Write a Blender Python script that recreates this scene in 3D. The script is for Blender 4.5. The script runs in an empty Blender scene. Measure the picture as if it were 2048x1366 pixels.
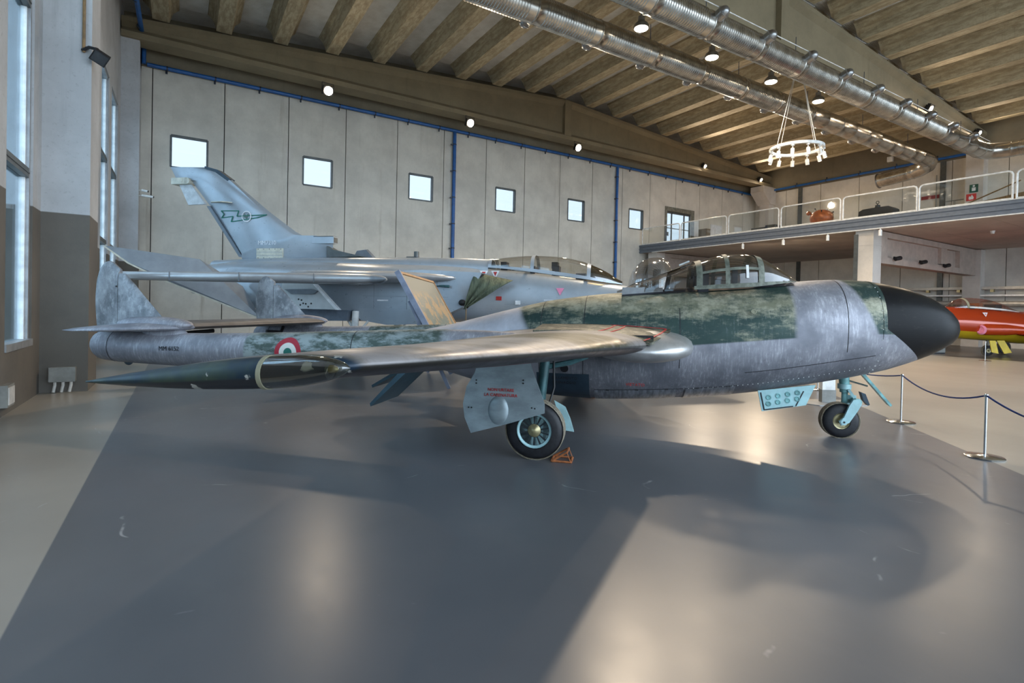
import bpy, bmesh, math, random
from mathutils import Vector, Matrix

random.seed(7)
scene = bpy.context.scene
col = scene.collection
PI = math.pi

# ------------------------------------------------------------------ camera
YAW, PITCH, ROLL = .556993528, -.0107327, .02106065
F_PX = 1060.19
def camera():
    cy, sy = math.cos(YAW), math.sin(YAW)
    f = Vector((sy*math.cos(PITCH), cy*math.cos(PITCH), math.sin(PITCH)))
    r = Vector((cy, -sy, 0)); u = r.cross(f)
    c, s = math.cos(ROLL), math.sin(ROLL)
    r2, u2 = c*r + s*u, -s*r + c*u
    cd = bpy.data.cameras.new('camera'); co = bpy.data.objects.new('camera', cd); col.objects.link(co)
    m = Matrix((r2, u2, -f)).transposed().to_4x4(); m.translation = (0, 0, 1.5)
    co.matrix_world = m
    cd.sensor_width = 36; cd.lens = 36*F_PX/2048; cd.shift_y = -(683-628.47)/2048
    cd.clip_start = .05; cd.clip_end = 500
    scene.camera = co
camera()
# ------------------------------------------------------------------ world / exposure
w = bpy.data.worlds.new('sky'); scene.world = w; w.use_nodes = True
bg = w.node_tree.nodes['Background']
bg.inputs[0].default_value = (.69, .84, 1.0, 1); bg.inputs[1].default_value = 4.0
vs = scene.view_settings
vs.view_transform = 'Standard'; vs.look = 'None'; vs.gamma = 1; vs.use_curve_mapping = False
vs.exposure = 0.52
WARM = (1.0, .80, .58)
def flood_light(name, loc, target, power, angle=130, size=.25, color=WARM, parent=None):
    l = bpy.data.lights.new(name, 'SPOT'); l.energy = power; l.color = color
    l.spot_size = math.radians(angle); l.spot_blend = .5; l.shadow_soft_size = size
    o = bpy.data.objects.new(name, l); col.objects.link(o)
    d = (Vector(target) - Vector(loc)).normalized()
    o.rotation_euler = d.to_track_quat('-Z', 'Y').to_euler(); o.location = loc
    if parent: o.parent = parent; o.matrix_parent_inverse = parent.matrix_world.inverted()
    return o

# ------------------------------------------------------------------ mesh helpers
class MB:
    def __init__(s): s.v = []; s.f = []
    def add(s, vs, fs):
        n = len(s.v); s.v += [tuple(p) for p in vs]; s.f += [tuple(i+n for i in f) for f in fs]; return s
    def box(s, a, b):
        (x0, y0, z0), (x1, y1, z1) = a, b
        return s.add([(x0,y0,z0),(x1,y0,z0),(x1,y1,z0),(x0,y1,z0),(x0,y0,z1),(x1,y0,z1),(x1,y1,z1),(x0,y1,z1)],
                     [(0,3,2,1),(4,5,6,7),(0,1,5,4),(1,2,6,5),(2,3,7,6),(3,0,4,7)])
    def obox(s, c, size, m):
        h = [q/2 for q in size]; c = Vector(c)
        vs = [c + m @ Vector((sx*h[0], sy*h[1], sz*h[2])) for sx, sy, sz in
              ((-1,-1,-1),(1,-1,-1),(1,1,-1),(-1,1,-1),(-1,-1,1),(1,-1,1),(1,1,1),(-1,1,1))]
        return s.add(vs, [(0,3,2,1),(4,5,6,7),(0,1,5,4),(1,2,6,5),(2,3,7,6),(3,0,4,7)])
    def bar(s, p0, p1, wd, ht, up=(0,0,1)):
        p0, p1 = Vector(p0), Vector(p1); x = (p1-p0).normalized(); u = Vector(up)
        y = u.cross(x)
        if y.length < 1e-4: y = Vector((0,1,0)).cross(x)
        y.normalize(); z = x.cross(y)
        m = Matrix((x, y, z)).transposed()
        return s.obox((p0+p1)/2, ((p1-p0).length, wd, ht), m)
    def loft(s, rings, cap0=True, cap1=True, closed=True):
        n = len(rings[0]); vs = [p for r in rings for p in r]; fs = []
        for i in range(len(rings)-1):
            for j in range(n if closed else n-1):
                k = (j+1) % n
                fs.append((i*n+j, i*n+k, (i+1)*n+k, (i+1)*n+j))
        if closed and cap0: fs.append(tuple(reversed(range(n))))
        if closed and cap1: fs.append(tuple((len(rings)-1)*n + j for j in range(n)))
        return s.add(vs, fs)
    def lathe(s, prof, o, axis, seg=20, cap=True):
        o = Vector(o); a = Vector(axis).normalized()
        t = Vector((0,0,1)) if abs(a.z) < .9 else Vector((1,0,0))
        e1 = a.cross(t).normalized(); e2 = a.cross(e1)
        rings = [[o + a*t_ + (e1*math.cos(2*PI*j/seg) + e2*math.sin(2*PI*j/seg))*max(r_, 1e-4) for j in range(seg)] for t_, r_ in prof]
        return s.loft(rings, cap, cap)
    def cyl(s, p0, p1, r0, r1=None, seg=16):
        p0, p1 = Vector(p0), Vector(p1); L = (p1-p0).length
        return s.lathe([(0, r0), (L, r0 if r1 is None else r1)], p0, p1-p0, seg)
    def tube(s, path, r, seg=8):
        P = [Vector(p) for p in path]; rings = []; e1 = None
        for i, p in enumerate(P):
            a = (P[min(i+1, len(P)-1)] - P[max(i-1, 0)]).normalized()
            if e1 is None:
                t = Vector((0,0,1)) if abs(a.z) < .9 else Vector((1,0,0)); e1 = a.cross(t).normalized()
            else:
                e1 = (e1 - a*e1.dot(a)).normalized()
            e2 = a.cross(e1); rr = r[i] if isinstance(r, (list, tuple)) else r
            rings.append([p + (e1*math.cos(2*PI*j/seg) + e2*math.sin(2*PI*j/seg))*rr for j in range(seg)])
        return s.loft(rings)
    def prism(s, pts, fa, fb):
        n = len(pts)
        return s.add([fa(*p) for p in pts] + [fb(*p) for p in pts],
                     [tuple(reversed(range(n))), tuple(range(n, 2*n))] + [(i, (i+1) % n, n+(i+1) % n, n+i) for i in range(n)])
    def ellipsoid(s, c, r, seg=20, rings=12):
        c = Vector(c); R = []
        for i in range(rings+1):
            ph = PI*i/rings; k = max(math.sin(ph), 1e-3)
            R.append([c + Vector((-r[0]*math.cos(ph), r[1]*k*math.cos(2*PI*j/seg), r[2]*k*math.sin(2*PI*j/seg))) for j in range(seg)])
        return s.loft(R)
    def mesh(s, name, smooth=True, angle=35):
        me = bpy.data.meshes.new(name); me.from_pydata(s.v, [], s.f)
        bm = bmesh.new(); bm.from_mesh(me); bmesh.ops.recalc_face_normals(bm, faces=bm.faces); bm.to_mesh(me); bm.free()
        if smooth:
            for p in me.polygons: p.use_smooth = True
            me.set_sharp_from_angle(angle=math.radians(angle))
        return me
    def build(s, name, mat, parent=None, smooth=True, angle=35):
        return link(name, s.mesh(name, smooth, angle), mat, parent)

def link(name, me, mat=None, parent=None):
    if mat is not None and not me.materials: me.materials.append(mat)
    o = bpy.data.objects.new(name, me); col.objects.link(o)
    if parent: o.parent = parent
    return o
def tag(o, label=None, cat=None, group=None, kind=None):
    if label: o['label'] = label
    if cat: o['category'] = cat
    if group: o['group'] = group
    if kind: o['kind'] = kind
    return o
def empty(name, loc=(0,0,0), rz=0, label=None, cat=None, group=None, kind=None):
    o = bpy.data.objects.new(name, None); col.objects.link(o); o.location = loc; o.rotation_euler = (0, 0, rz)
    o.empty_display_size = .1
    bpy.context.view_layer.update()
    return tag(o, label, cat, group, kind)
def copy_tree(o, loc=None, parent=None):
    c = o.copy(); col.objects.link(c)
    if parent: c.parent = parent
    if loc is not None: c.location = loc
    for ch in o.children: copy_tree(ch, None, c)
    return c
def text_mesh(txt, size, thick=.002):
    cu = bpy.data.curves.new('lettering', 'FONT'); cu.body = txt; cu.size = size; cu.extrude = thick; cu.align_x = 'CENTER'; cu.align_y = 'CENTER'
    cu.resolution_u = 3
    o = bpy.data.objects.new('lettering', cu); col.objects.link(o)
    dg = bpy.context.evaluated_depsgraph_get()
    me = bpy.data.meshes.new_from_object(o.evaluated_get(dg))
    bpy.data.objects.remove(o); bpy.data.curves.remove(cu)
    return me
def put_text(txt, size, mat, parent, loc, xdir, ydir, name='lettering', sx=1):
    me = text_mesh(txt, size); x = Vector(xdir).normalized(); y = Vector(ydir).normalized(); z = x.cross(y)
    m = Matrix((x*sx, y, z)).transposed().to_4x4(); m.translation = loc
    me.transform(m)
    return link(name, me, mat, parent)

# ------------------------------------------------------------------ material helpers
class NT:
    def __init__(s, name):
        s.m = bpy.data.materials.new(name); s.m.use_nodes = True
        s.t = s.m.node_tree; s.b = s.t.nodes['Principled BSDF']; s.out = s.t.nodes['Material Output']
        s.tc = s.t.nodes.new('ShaderNodeTexCoord')
    def n(s, typ, **kw):
        nd = s.t.nodes.new(typ)
        for k, v in kw.items(): setattr(nd, k, v)
        return nd
    def put(s, sock, v):
        if v is None: return
        if hasattr(v, 'is_output') or hasattr(v, 'links'): s.t.links.new(v, sock)
        elif isinstance(v, (tuple, list)) and len(v) == 3 and sock.type == 'RGBA': sock.default_value = (*v, 1)
        else: sock.default_value = v
    def math(s, op, a, b=None, c=None):
        nd = s.n('ShaderNodeMath', operation=op)
        s.put(nd.inputs[0], a); s.put(nd.inputs[1], b); s.put(nd.inputs[2], c)
        return nd.outputs[0]
    def add(s, a, b): return s.math('ADD', a, b)
    def sub(s, a, b): return s.math('SUBTRACT', a, b)
    def mul(s, a, b): return s.math('MULTIPLY', a, b)
    def step(s, x, lo, hi):
        nd = s.n('ShaderNodeMapRange', interpolation_type='SMOOTHSTEP'); s.put(nd.inputs[0], x)
        nd.inputs[1].default_value = lo; nd.inputs[2].default_value = hi; return nd.outputs[0]
    def gt(s, a, b, soft=.02):
        return s.step(s.sub(a, b), -soft, soft)
    def xyz(s, gen='Object'):
        nd = s.n('ShaderNodeSeparateXYZ'); s.t.links.new(s.tc.outputs[gen], nd.inputs[0]); return nd.outputs
    def mapped(s, scale, coords='Object'):
        nd = s.n('ShaderNodeMapping'); nd.inputs['Scale'].default_value = scale
        s.t.links.new(s.tc.outputs[coords], nd.inputs[0]); return nd.outputs[0]
    def noise(s, scale=5, detail=4, rough=.6, stretch=(1,1,1), coords='Object'):
        nd = s.n('ShaderNodeTexNoise'); nd.inputs['Scale'].default_value = scale; nd.inputs['Detail'].default_value = detail
        nd.inputs['Roughness'].default_value = rough
        s.t.links.new(s.mapped(stretch, coords), nd.inputs['Vector']); return nd.outputs[0]
    def mix(s, f, a, b):
        nd = s.n('ShaderNodeMix', data_type='RGBA'); s.put(nd.inputs[0], f); s.put(nd.inputs[6], a); s.put(nd.inputs[7], b)
        return nd.outputs[2]
    def bump(s, h, strength=.2, dist=.02):
        nd = s.n('ShaderNodeBump'); nd.inputs['Strength'].default_value = strength; nd.inputs['Distance'].default_value = dist
        s.put(nd.inputs['Height'], h); s.t.links.new(nd.outputs[0], s.b.inputs['Normal'])
    def done(s, color=None, rough=None, metal=None):
        s.put(s.b.inputs['Base Color'], color); s.put(s.b.inputs['Roughness'], rough); s.put(s.b.inputs['Metallic'], metal)
        return s.m
M = {}
def plain(name, c, rough=.5, metal=0, var=.15, scale=6, stretch=(1,1,1), bump=0, rvar=0):
    t = NT(name); nz = t.noise(scale, 4, .6, stretch)
    a = tuple(q*(1-var) for q in c); b = tuple(min(1, q*(1+var)) for q in c)
    cc = t.mix(t.step(nz, .3, .7), a, b)
    if bump: t.bump(nz, bump, .01)
    r = t.add(rough, t.mul(t.sub(nz, .5), rvar)) if rvar else rough
    M[name] = t.done(cc, r, metal); return M[name]
def emit(name, c, strength):
    t = NT(name); t.b.inputs['Emission Color'].default_value = (*c, 1); t.b.inputs['Emission Strength'].default_value = strength
    M[name] = t.done(c, .5, 0); return M[name]
def glass(name, tint, gloss=.12, rough=.03):
    t = NT(name); tr = t.n('ShaderNodeBsdfTransparent'); tr.inputs[0].default_value = (*tint, 1)
    gl = t.n('ShaderNodeBsdfGlossy'); gl.inputs['Roughness'].default_value = rough; gl.inputs['Color'].default_value = (1,1,1,1)
    lw = t.n('ShaderNodeLayerWeight'); lw.inputs[0].default_value = .25
    f = t.add(t.mul(lw.outputs['Facing'], .5), gloss*.4)
    mx = t.n('ShaderNodeMixShader'); t.put(mx.inputs[0], f)
    t.t.links.new(tr.outputs[0], mx.inputs[1]); t.t.links.new(gl.outputs[0], mx.inputs[2])
    t.t.links.new(mx.outputs[0], t.out.inputs[0]); t.t.nodes.remove(t.b)
    M[name] = t.m; return t.m

def concrete(name, c, streak=.5, dark=(.12,.11,.09), rough=.85, grain=1):
    t = NT(name)
    big = t.noise(.6, 5, .65); fine = t.noise(14, 4, .7); st = t.noise(1.1, 5, .7, (2.2, 2.2, .16))
    cc = t.mix(t.step(big, .25, .75), tuple(q*.82 for q in c), tuple(min(1, q*1.12) for q in c))
    cc = t.mix(t.mul(t.step(fine, .5, .8), .25*grain), cc, tuple(q*.6 for q in c))
    cc = t.mix(t.mul(t.step(st, .55, .8), streak), cc, dark)
    t.bump(fine, .25, .01)
    M[name] = t.done(cc, rough, 0); return M[name]

concrete('wall_concrete', (.63, .60, .53), .6, (.30,.25,.18))
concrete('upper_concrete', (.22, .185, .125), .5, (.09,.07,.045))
concrete('left_concrete', (.30, .31, .33), .3, (.14,.14,.14))
concrete('dark_dado', (.075, .075, .08), .25, (.04,.04,.04))
concrete('right_concrete', (.66, .63, .57), .3, (.34,.3,.25))
concrete('soffit', (.50, .42, .36), .15, (.3,.24,.2))
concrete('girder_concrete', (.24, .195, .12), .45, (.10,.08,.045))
concrete('pillar_white', (.62, .58, .53), .1, (.4,.36,.32))
def rib_mat():
    t = NT('rib_concrete')
    x, y, z = t.xyz()
    blot = t.noise(5, 5, .75, (1.6, .35, 1.6)); fine = t.noise(22, 3, .7); st = t.noise(2.2, 4, .7, (.5, 3, .5))
    c = t.mix(t.step(blot, .38, .62), (.29, .235, .145), (.45, .385, .255))
    c = t.mix(t.mul(t.step(fine, .55, .75), .5), c, (.15, .12, .07))
    c = t.mix(t.mul(t.step(st, .58, .75), .5), c, (.13, .10, .055))
    t.bump(fine, .35, .02)
    M['rib'] = t.done(c, .9, 0)
rib_mat()
def sheet_mat():
    t = NT('roof_sheet'); wv = t.n('ShaderNodeTexWave', bands_direction='Y'); wv.inputs['Scale'].default_value = 6
    t.t.links.new(t.mapped((1,1,1)), wv.inputs[0])
    c = t.mix(t.step(t.noise(1.5, 4), .3, .7), (.56,.54,.49), (.72,.71,.67))
    c = t.mix(t.mul(wv.outputs[1], .25), c, (.2,.19,.16)); t.bump(wv.outputs[1], .4, .03)
    M['sheet'] = t.done(c, .7, 0)
sheet_mat()
plain('blue_pipe', (.012, .10, .33), .4); plain('clip', (.02, .03, .05), .5)
plain('galvanised', (.47, .45, .41), .24, .95, .2, 3, (1,1,1), 0, .15)
plain('galv_dark', (.33, .33, .33), .3, .9); plain('steel', (.7, .71, .72), .18, 1, .05)
plain('frame_dark', (.10, .11, .11), .45, .3); plain('frame_grey', (.32, .33, .34), .4, .3)
plain('black', (.012, .012, .014), .5); plain('rubber', (.014, .014, .017), .55, 0, .3, 30)
plain('white_metal', (.82, .82, .80), .35); plain('off_white', (.62, .60, .56), .5)
plain('fascia_blue', (.15, .175, .215), .4, .1, .08); plain('fascia_dark', (.11, .135, .18), .35, .2)
plain('rope', (.02, .05, .20), .8); plain('orange_mine', (.42, .10, .015), .35, .1, .3, 5)
plain('brown_wood', (.22, .13, .05), .5, 0, .3, 5, (1,6,1)); plain('text_dark', (.015,.015,.02), .5)
plain('text_white', (.8,.82,.84), .5); plain('paint_red', (.50, .035, .03), .5, 0, .3, 40); plain('sign_red', (.6,.03,.03), .5)
plain('paint_green', (.0,.16,.11), .5); plain('yellow', (.62, .44, .02), .35, .1, .15, 3); plain('pink', (.75,.25,.4), .6)
plain('teal', (.20, .42, .42), .4, .1, .25, 9); plain('teal_pale', (.42, .66, .68), .4, .1, .12, 8); plain('brass', (.36,.31,.17), .35, .6, .3, 20)
plain('chock', (.36, .12, .04), .6, 0, .35, 20); plain('tread', (.26, .22, .16), .8, 0, .35, 30)
plain('door_grey', (.30,.36,.38), .42, .45, .18, 4, (1,1,2)); plain('bay_blue', (.035,.06,.085), .45, .2)
plain('seat_dark', (.03,.032,.04), .7); plain('khaki', (.30,.29,.2), .7)
plain('machine_grey', (.25,.25,.23), .5); plain('pipe_grey', (.46,.44,.40), .4, .3)
glass('window_glass', (.60,.69,.74), .08); glass('small_window_glass', (.47,.48,.485), .05); glass('rail_glass', (.93,.95,.94), .05); glass('canopy_glass', (.66,.64,.62), .1, .05); glass('lens_glass', (.55,.56,.50), .3, .08)
glass('dome_glass', (.72,.74,.78), .55, .08)
emit('lamp_on', (1.0,.83,.6), 60); emit('lamp_soft', (1.0,.85,.65), 6); emit('strip_white', (.8,.9,1), 1.2)

def floor_mat():
    t = NT('epoxy_floor'); x, y, z = t.xyz()
    dark = t.mul(t.gt(x, -.66, .006), t.gt(5.2, t.sub(x, y), .006))
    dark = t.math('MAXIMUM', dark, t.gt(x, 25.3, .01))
    big = t.noise(.35, 4, .6); fine = t.noise(9, 5, .7); sm = t.noise(1.3, 5, .7, (1, .35, 1))
    dcol = t.mix(t.step(big, .3, .7), (.125, .13, .142), (.165, .165, .175))
    dcol = t.mix(t.mul(t.step(sm, .5, .8), .4), dcol, (.20, .195, .195))
    lcol = t.mix(t.step(big, .3, .7), (.35, .32, .275), (.42, .385, .33))
    sc = t.n('ShaderNodeTexVoronoi', feature='DISTANCE_TO_EDGE'); sc.inputs['Scale'].default_value = .55
    wob = t.n('ShaderNodeVectorMath', operation='ADD')
    nz = t.n('ShaderNodeTexNoise'); nz.inputs['Scale'].default_value = .8; nz.inputs['Detail'].default_value = 3
    t.t.links.new(t.tc.outputs['Object'], nz.inputs['Vector']); t.t.links.new(t.tc.outputs['Object'], wob.inputs[0]); t.t.links.new(nz.outputs[1], wob.inputs[1])
    t.t.links.new(wob.outputs[0], sc.inputs['Vector'])
    scr = t.mul(t.step(sc.outputs[0], .006, .001), t.step(t.noise(1.6, 4, .7), .56, .66))
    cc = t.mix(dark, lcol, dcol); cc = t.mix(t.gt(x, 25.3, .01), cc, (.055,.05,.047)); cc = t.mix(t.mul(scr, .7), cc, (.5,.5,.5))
    r = t.add(.27, t.add(t.mul(t.step(sm, .35, .75), .04), t.mul(fine, .04)))
    t.bump(t.noise(2.0, 3, .5), .03, .02)
    t.b.inputs['Specular IOR Level'].default_value = .42
    M['floor'] = t.done(cc, r, 0)
floor_mat()
# ================================================================== the hall
XL, XR, YB, YF = -1.91, 36.0, 24.0, -13.0  # no end wall behind the camera, left open for daylight fill
RIDGE = 17.4
def ztop(x): return 11.33 + 1.42*(1 - abs(x-RIDGE)/19.4)

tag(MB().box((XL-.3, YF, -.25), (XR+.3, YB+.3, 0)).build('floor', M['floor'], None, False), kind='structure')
tag(MB().box((-120, -120, -.7), (150, 150, -.4)).build('ground_outside', plain('outside_ground', (.42,.42,.40), .9), None, False), 'grey paved ground outside the hall', 'ground', kind='structure')

def left_mat():
    t = NT('left_wall_paint'); x, y, z = t.xyz()
    big = t.noise(.6, 5, .65); fine = t.noise(16, 4, .7); st = t.noise(1.2, 5, .7, (2.5, 2.5, .15))
    up = t.mix(t.step(big, .3, .7), (.40,.405,.41), (.53,.54,.55)); lo = t.mix(t.step(big, .3, .7), (.10,.092,.08), (.145,.13,.11))
    c = t.mix(t.gt(z, 2.88, .01), lo, up); c = t.mix(t.mul(t.step(st, .55, .8), .35), c, (.09,.085,.075))
    c = t.mix(t.mul(t.step(fine, .55, .75), .3), c, (.12,.11,.1)); t.bump(fine, .3, .01)
    M['left_wall'] = t.done(c, .8, 0)
left_mat()

# ---- left wall with tall windows
WINS = [(-8.5,-7.0,.8,8.1,(3.3,5.7)), (-5.5,-4.0,.8,8.1,(3.3,5.7)), (2.2,3.6,.8,8.1,(3.3,5.7)), (4.5,5.9,.8,8.1,(3.3,5.7)), (7.25,8.65,.8,8.1,(3.35,5.84)), (9.12,10.53,.8,8.1,(3.35,5.84)),  # all but the last are out of view, added to let in light
        (13.1,14.8,.8,8.1,(3.2,5.64)), (15.5,17.3,.8,8.1,(3.2,5.64)), (18.12,19.87,.8,8.1,(3.2,5.64)), (20.5,22.4,.8,8.1,(3.2,5.64))]  # first two are hidden by the pillar, added for extra light
wm = MB(); y0 = YF
for a, b, z0, z1, _ in WINS:
    wm.box((XL-.3, y0, 0), (XL, a, 13)); wm.box((XL-.3, a, 0), (XL, b, z0)); wm.box((XL-.3, a, z1), (XL, b, 13)); y0 = b
wm.box((XL-.3, y0, 0), (XL, YB+.3, 13))
tag(wm.build('wall_left', M['left_wall'], None, False), kind='structure')
n_win = 0
for a, b, z0, z1, mull in WINS:
    n_win += 1
    W = empty('window_%d' % n_win, (XL-.12, (a+b)/2, 0), kind='structure')
    h = (b-a)/2; m = MB()
    for s in (-1, 1): m.box((-.05, s*h-(.07 if s > 0 else 0), z0), (.09, s*h+(.07 if s < 0 else 0), z1))
    m.box((-.05, -h, z0), (.14, h, z0+.1)); m.box((-.05, -h, z1-.08), (.09, h, z1))
    m.build('window_frame', M['frame_grey'], W, False)
    zs = [z0+.1] + list(mull) + [z1-.08]
    for zm in mull: MB().box((-.05, -h+.07, zm-.07), (.09, h-.07, zm+.07)).box((.09, -h+.07, zm-.01), (.1, h-.07, zm+.01)).build('mullion', M['frame_dark'], W, False)
    for q in range(3):
        lo, hi = zs[q]+(.07 if q else 0), zs[q+1]-(.07 if q < 2 else 0)
        MB().box((.0, -h+.07, lo), (.014, h-.07, hi)).build('pane', M['window_glass'], W, False)
        sm = MB()
        for s in (-1, 1): sm.box((-.01, s*(h-.07)-(.035 if s > 0 else 0), lo), (.05, s*(h-.07)+(.035 if s < 0 else 0), hi))
        sm.build('glazing_bead', M['white_metal'], W, False)
# building outside, seen through the glass
tag(MB().box((-9, 26.5, -.4), (-3.1, 27.5, 12)).build('neighbouring_wall', plain('outside_wall', (.22,.33,.40), .9, 0, .3, 1.2, (1,1,2)), None, False), 'blue-grey rendered wall standing outside the tall windows', 'wall', kind='structure')

# ---- pillars on the left wall
for k, (a, b, d, wd) in enumerate(((11.06, 12.05, .61, 0), (23.1, 23.75, .55, 0), (-1.2, -.6, .49, 0))):
    P = MB().box((XL, a, 0), (XL+d, b, 11.0 if k != 1 else 10.6))
    if k == 1: P.add([(XL, 22.75, 10.6), (XL+d, 22.75, 10.6), (XL+d, 23.75, 10.6), (XL, 23.75, 10.6), (XL, 23.1, 9.9), (XL+d, 23.1, 9.9), (XL+d, 23.75, 9.9), (XL, 23.75, 9.9)],
                     [(0,1,2,3),(4,7,6,5),(0,4,5,1),(1,5,6,2),(2,6,7,3),(3,7,4,0)])
    tag(P.build('trim_%d' % (k+1), M['left_wall'], None, False), ('concrete pillar with dark painted foot carrying junction box', 'concrete corner pillar beside the end wall', 'concrete pillar behind the photographer')[k], 'pillar', kind='structure')

# ---- back wall: precast panels, six small windows
WB = empty('wall_back', (0, YB, 0), kind='structure')
PW = 2.37; PX0 = -1.03
holes = {}
for k in range(6): holes[2*k] = (PX0+PW*2*k+.60, PX0+PW*2*k+1.80, 6.60, 7.80)
DOOR = (26.62, 28.96, 5.6, 8.05)
holes_extra = {}
def panel(x0, x1, z0, z1, hole=None):
    m = MB(); g = .016
    if not hole: m.box((x0+g, 0, z0), (x1-g, .22, z1))
    else:
        a, b, c, d = hole
        if a > x0+g: m.box((x0+g, 0, z0), (a, .22, z1))
        if b < x1-g: m.box((b, 0, z0), (x1-g, .22, z1))
        m.box((max(a, x0+g), 0, z0), (min(b, x1-g), .22, c)); m.box((max(a, x0+g), 0, d), (min(b, x1-g), .22, z1))
    return m
for k in range(-1, 16):
    x0 = PX0 + PW*k; x1 = x0 + PW
    if k == -1: x0 = XL-.2
    if k == 15: x1 = XR+.2
    h = holes.get(k)
    if DOOR[0] < x1 and DOOR[1] > x0 and not h: h = (max(x0, DOOR[0]), min(x1, DOOR[1]), DOOR[2], DOOR[3])
    panel(x0, x1, 0, 10.16, h).build('wall_panel', M['wall_concrete'], WB, False)
jb = MB()
for k in range(0, 16):
    x = PX0+PW*k
    if not DOOR[0]-.1 < x < DOOR[1]+.1: jb.box((x-.06, .15, 0), (x+.06, .24, 10.16))
    else: jb.box((x-.06, .15, 0), (x+.06, .24, DOOR[2])); jb.box((x-.06, .15, DOOR[3]+.1), (x+.06, .24, 10.16))
jb.build('joint_backing', M['black'], WB, False)
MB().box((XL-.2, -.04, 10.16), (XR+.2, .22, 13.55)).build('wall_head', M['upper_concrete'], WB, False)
for k in range(6):
    a, b, c, d = holes[2*k]; n_win += 1
    W = empty('window_%d' % n_win, ((a+b)/2, YB, 0), kind='structure'); h = (b-a)/2
    m = MB()
    for s in (-1, 1): m.box((s*h-.035, -.012, c), (s*h+.035, .16, d))
    m.box((-h, -.012, c-.035), (h, .16, c+.035)); m.box((-h, -.012, d-.035), (h, .16, d+.035))
    m.build('window_frame', M['frame_dark'], W, False)
    MB().box((-h+.035, .08, c+.035), (h-.035, .09, d-.035)).build('pane', M['small_window_glass'], W, False)
# glazed door on the gallery
a, b, c, d = DOOR
D = empty('door_1', ((a+b)/2, YB, 0), kind='structure'); h = (b-a)/2
MB().box((-h-.2, -.03, c), (-h, .2, d+.28)).box((h, -.03, c), (h+.28, .2, d+.28)).box((-h, -.03, d), (h, .2, d+.28)).build('door_surround', plain('stone_surround', (.17,.165,.13), .8, 0, .3), D, False)
m = MB()
for x in (-h, -h+.52, h-.62, h-.06): m.box((x, .06, c), (x+.06, .14, d))
m.box((-h, .06, d-.12), (h, .14, d)).box((-h, .05, c+1.35), (h, .1, c+1.39))
m.build('door_frame', M['frame_dark'], D, False)
for x0, x1 in ((-h+.06, -h+.52), (-h+.58, h-.62), (h-.56, h-.06)): MB().box((x0, .09, c), (x1, .1, d-.12)).build('pane', M['small_window_glass'], D, False)
MB().box((-h+.1, .03, c+.85), (-h+.22, .07, c+1.1)).build('door_handle', M['frame_dark'], D, False)

# ---- right wall
WR = empty('wall_right', (XR, 0, 0), kind='structure')
for k in range(17):
    y1 = YB - PW*k; y0 = max(YF, y1-PW)
    MB().box((0, y0+.016, 0), (.22, y1-.016, 10.2)).build('wall_panel', M['right_concrete'], WR, False)
MB().box((.16, YF, 0), (.2, YB, 10.2)).build('joint_backing', M['black'], WR, False)
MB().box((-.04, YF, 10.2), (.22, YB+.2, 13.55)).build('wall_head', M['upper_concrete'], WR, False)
for k, (y, wd) in enumerate(((22.9, .7), (11.0, .75))):
    tag(MB().box((XR-.6, y-wd/2, 5.6), (XR, y+wd/2, 10.25)).box((XR-.6, y-wd/2, 0), (XR, y+wd/2, 5.1)).build('trim_%d' % (4+k), M['pillar_white'], None, False),
        ('pale pillar in the far gallery corner', 'pale pillar with fire signs on the gallery')[k], 'pillar', kind='structure')
tag(MB().add([(XR-.6, 22.4, 9.3), (XR-.6, 23.4, 9.3), (XR, 23.4, 9.3), (XR, 22.4, 9.3), (XR-1.5, 22.4, 10.1), (XR-1.5, 23.4, 10.1), (XR, 23.4, 10.1), (XR, 22.4, 10.1), (XR-1.5, 22.4, 10.5), (XR-1.5, 23.4, 10.5), (XR, 23.4, 10.5), (XR, 22.4, 10.5)],
    [(0,3,2,1),(0,1,5,4),(4,5,9,8),(8,9,10,11),(1,2,6,5),(5,6,10,9),(0,4,7,3),(4,8,11,7),(2,3,7,6),(6,7,11,10)]).build('trim_6', M['pillar_white'], None, False), 'white concrete bracket under the girder end', 'bracket', kind='structure')
for k, y in enumerate((20.6, 12.55)):
    MB().box((-.12, y-.12, 0), (0, y+.12, 10.2)).build('steel_channel', M['frame_dark'], WR, False)

# ---- roof: girders, ribs, sheets
def girder(name, y, label):
    prof = [(-.38,10.58), (.38,10.58), (.38,10.78), (.13,10.98), (.13,'t-.32'), (.30,'t-.16'), (.30,'t'), (-.30,'t'), (-.30,'t-.16'), (-.13,'t-.32'), (-.13,10.98), (-.38,10.78)]
    rings = []
    for x in (XL+.02, 6, RIDGE-.25, RIDGE, RIDGE+.25, 28, XR-.02):
        t = ztop(x) - .05
        rings.append([(x, y+a, (t + float(b[1:] or 0)) if isinstance(b, str) else b) for a, b in prof])
    g = MB().loft(rings).build(name, M['girder_concrete'], None, True, 20)
    tag(g, label, 'girder', kind='structure')
    MB().box((RIDGE-.22, y-.34, 10.6), (RIDGE+.22, y+.34, ztop(RIDGE)-.1)).build('ridge_stiffener', M['girder_concrete'], g, False)
    return g
girder('trim_7', 23.0, 'tapered concrete girder along the end wall')
girder('trim_8', 11.0, 'tapered concrete girder between the two silver ducts')
CE = empty('ceiling', (0, 0, 0), kind='structure')
def rib_mesh(L):
    pr = [(-.25, 0), (.25, 0), (.36, .42), (.54, .60), (.54, .70), (-.54, .70), (-.54, .60), (-.36, .42)]
    r0 = [(a, 0, max(b, .22) if b < .2 else b) for a, b in pr]; r1 = [(a, .16, b) for a, b in pr]
    return MB().loft([r0, r1, [(a, L-.16, b) for a, b in pr], [(a, L, max(b, .22) if b < .2 else b) for a, b in pr]])
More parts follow.
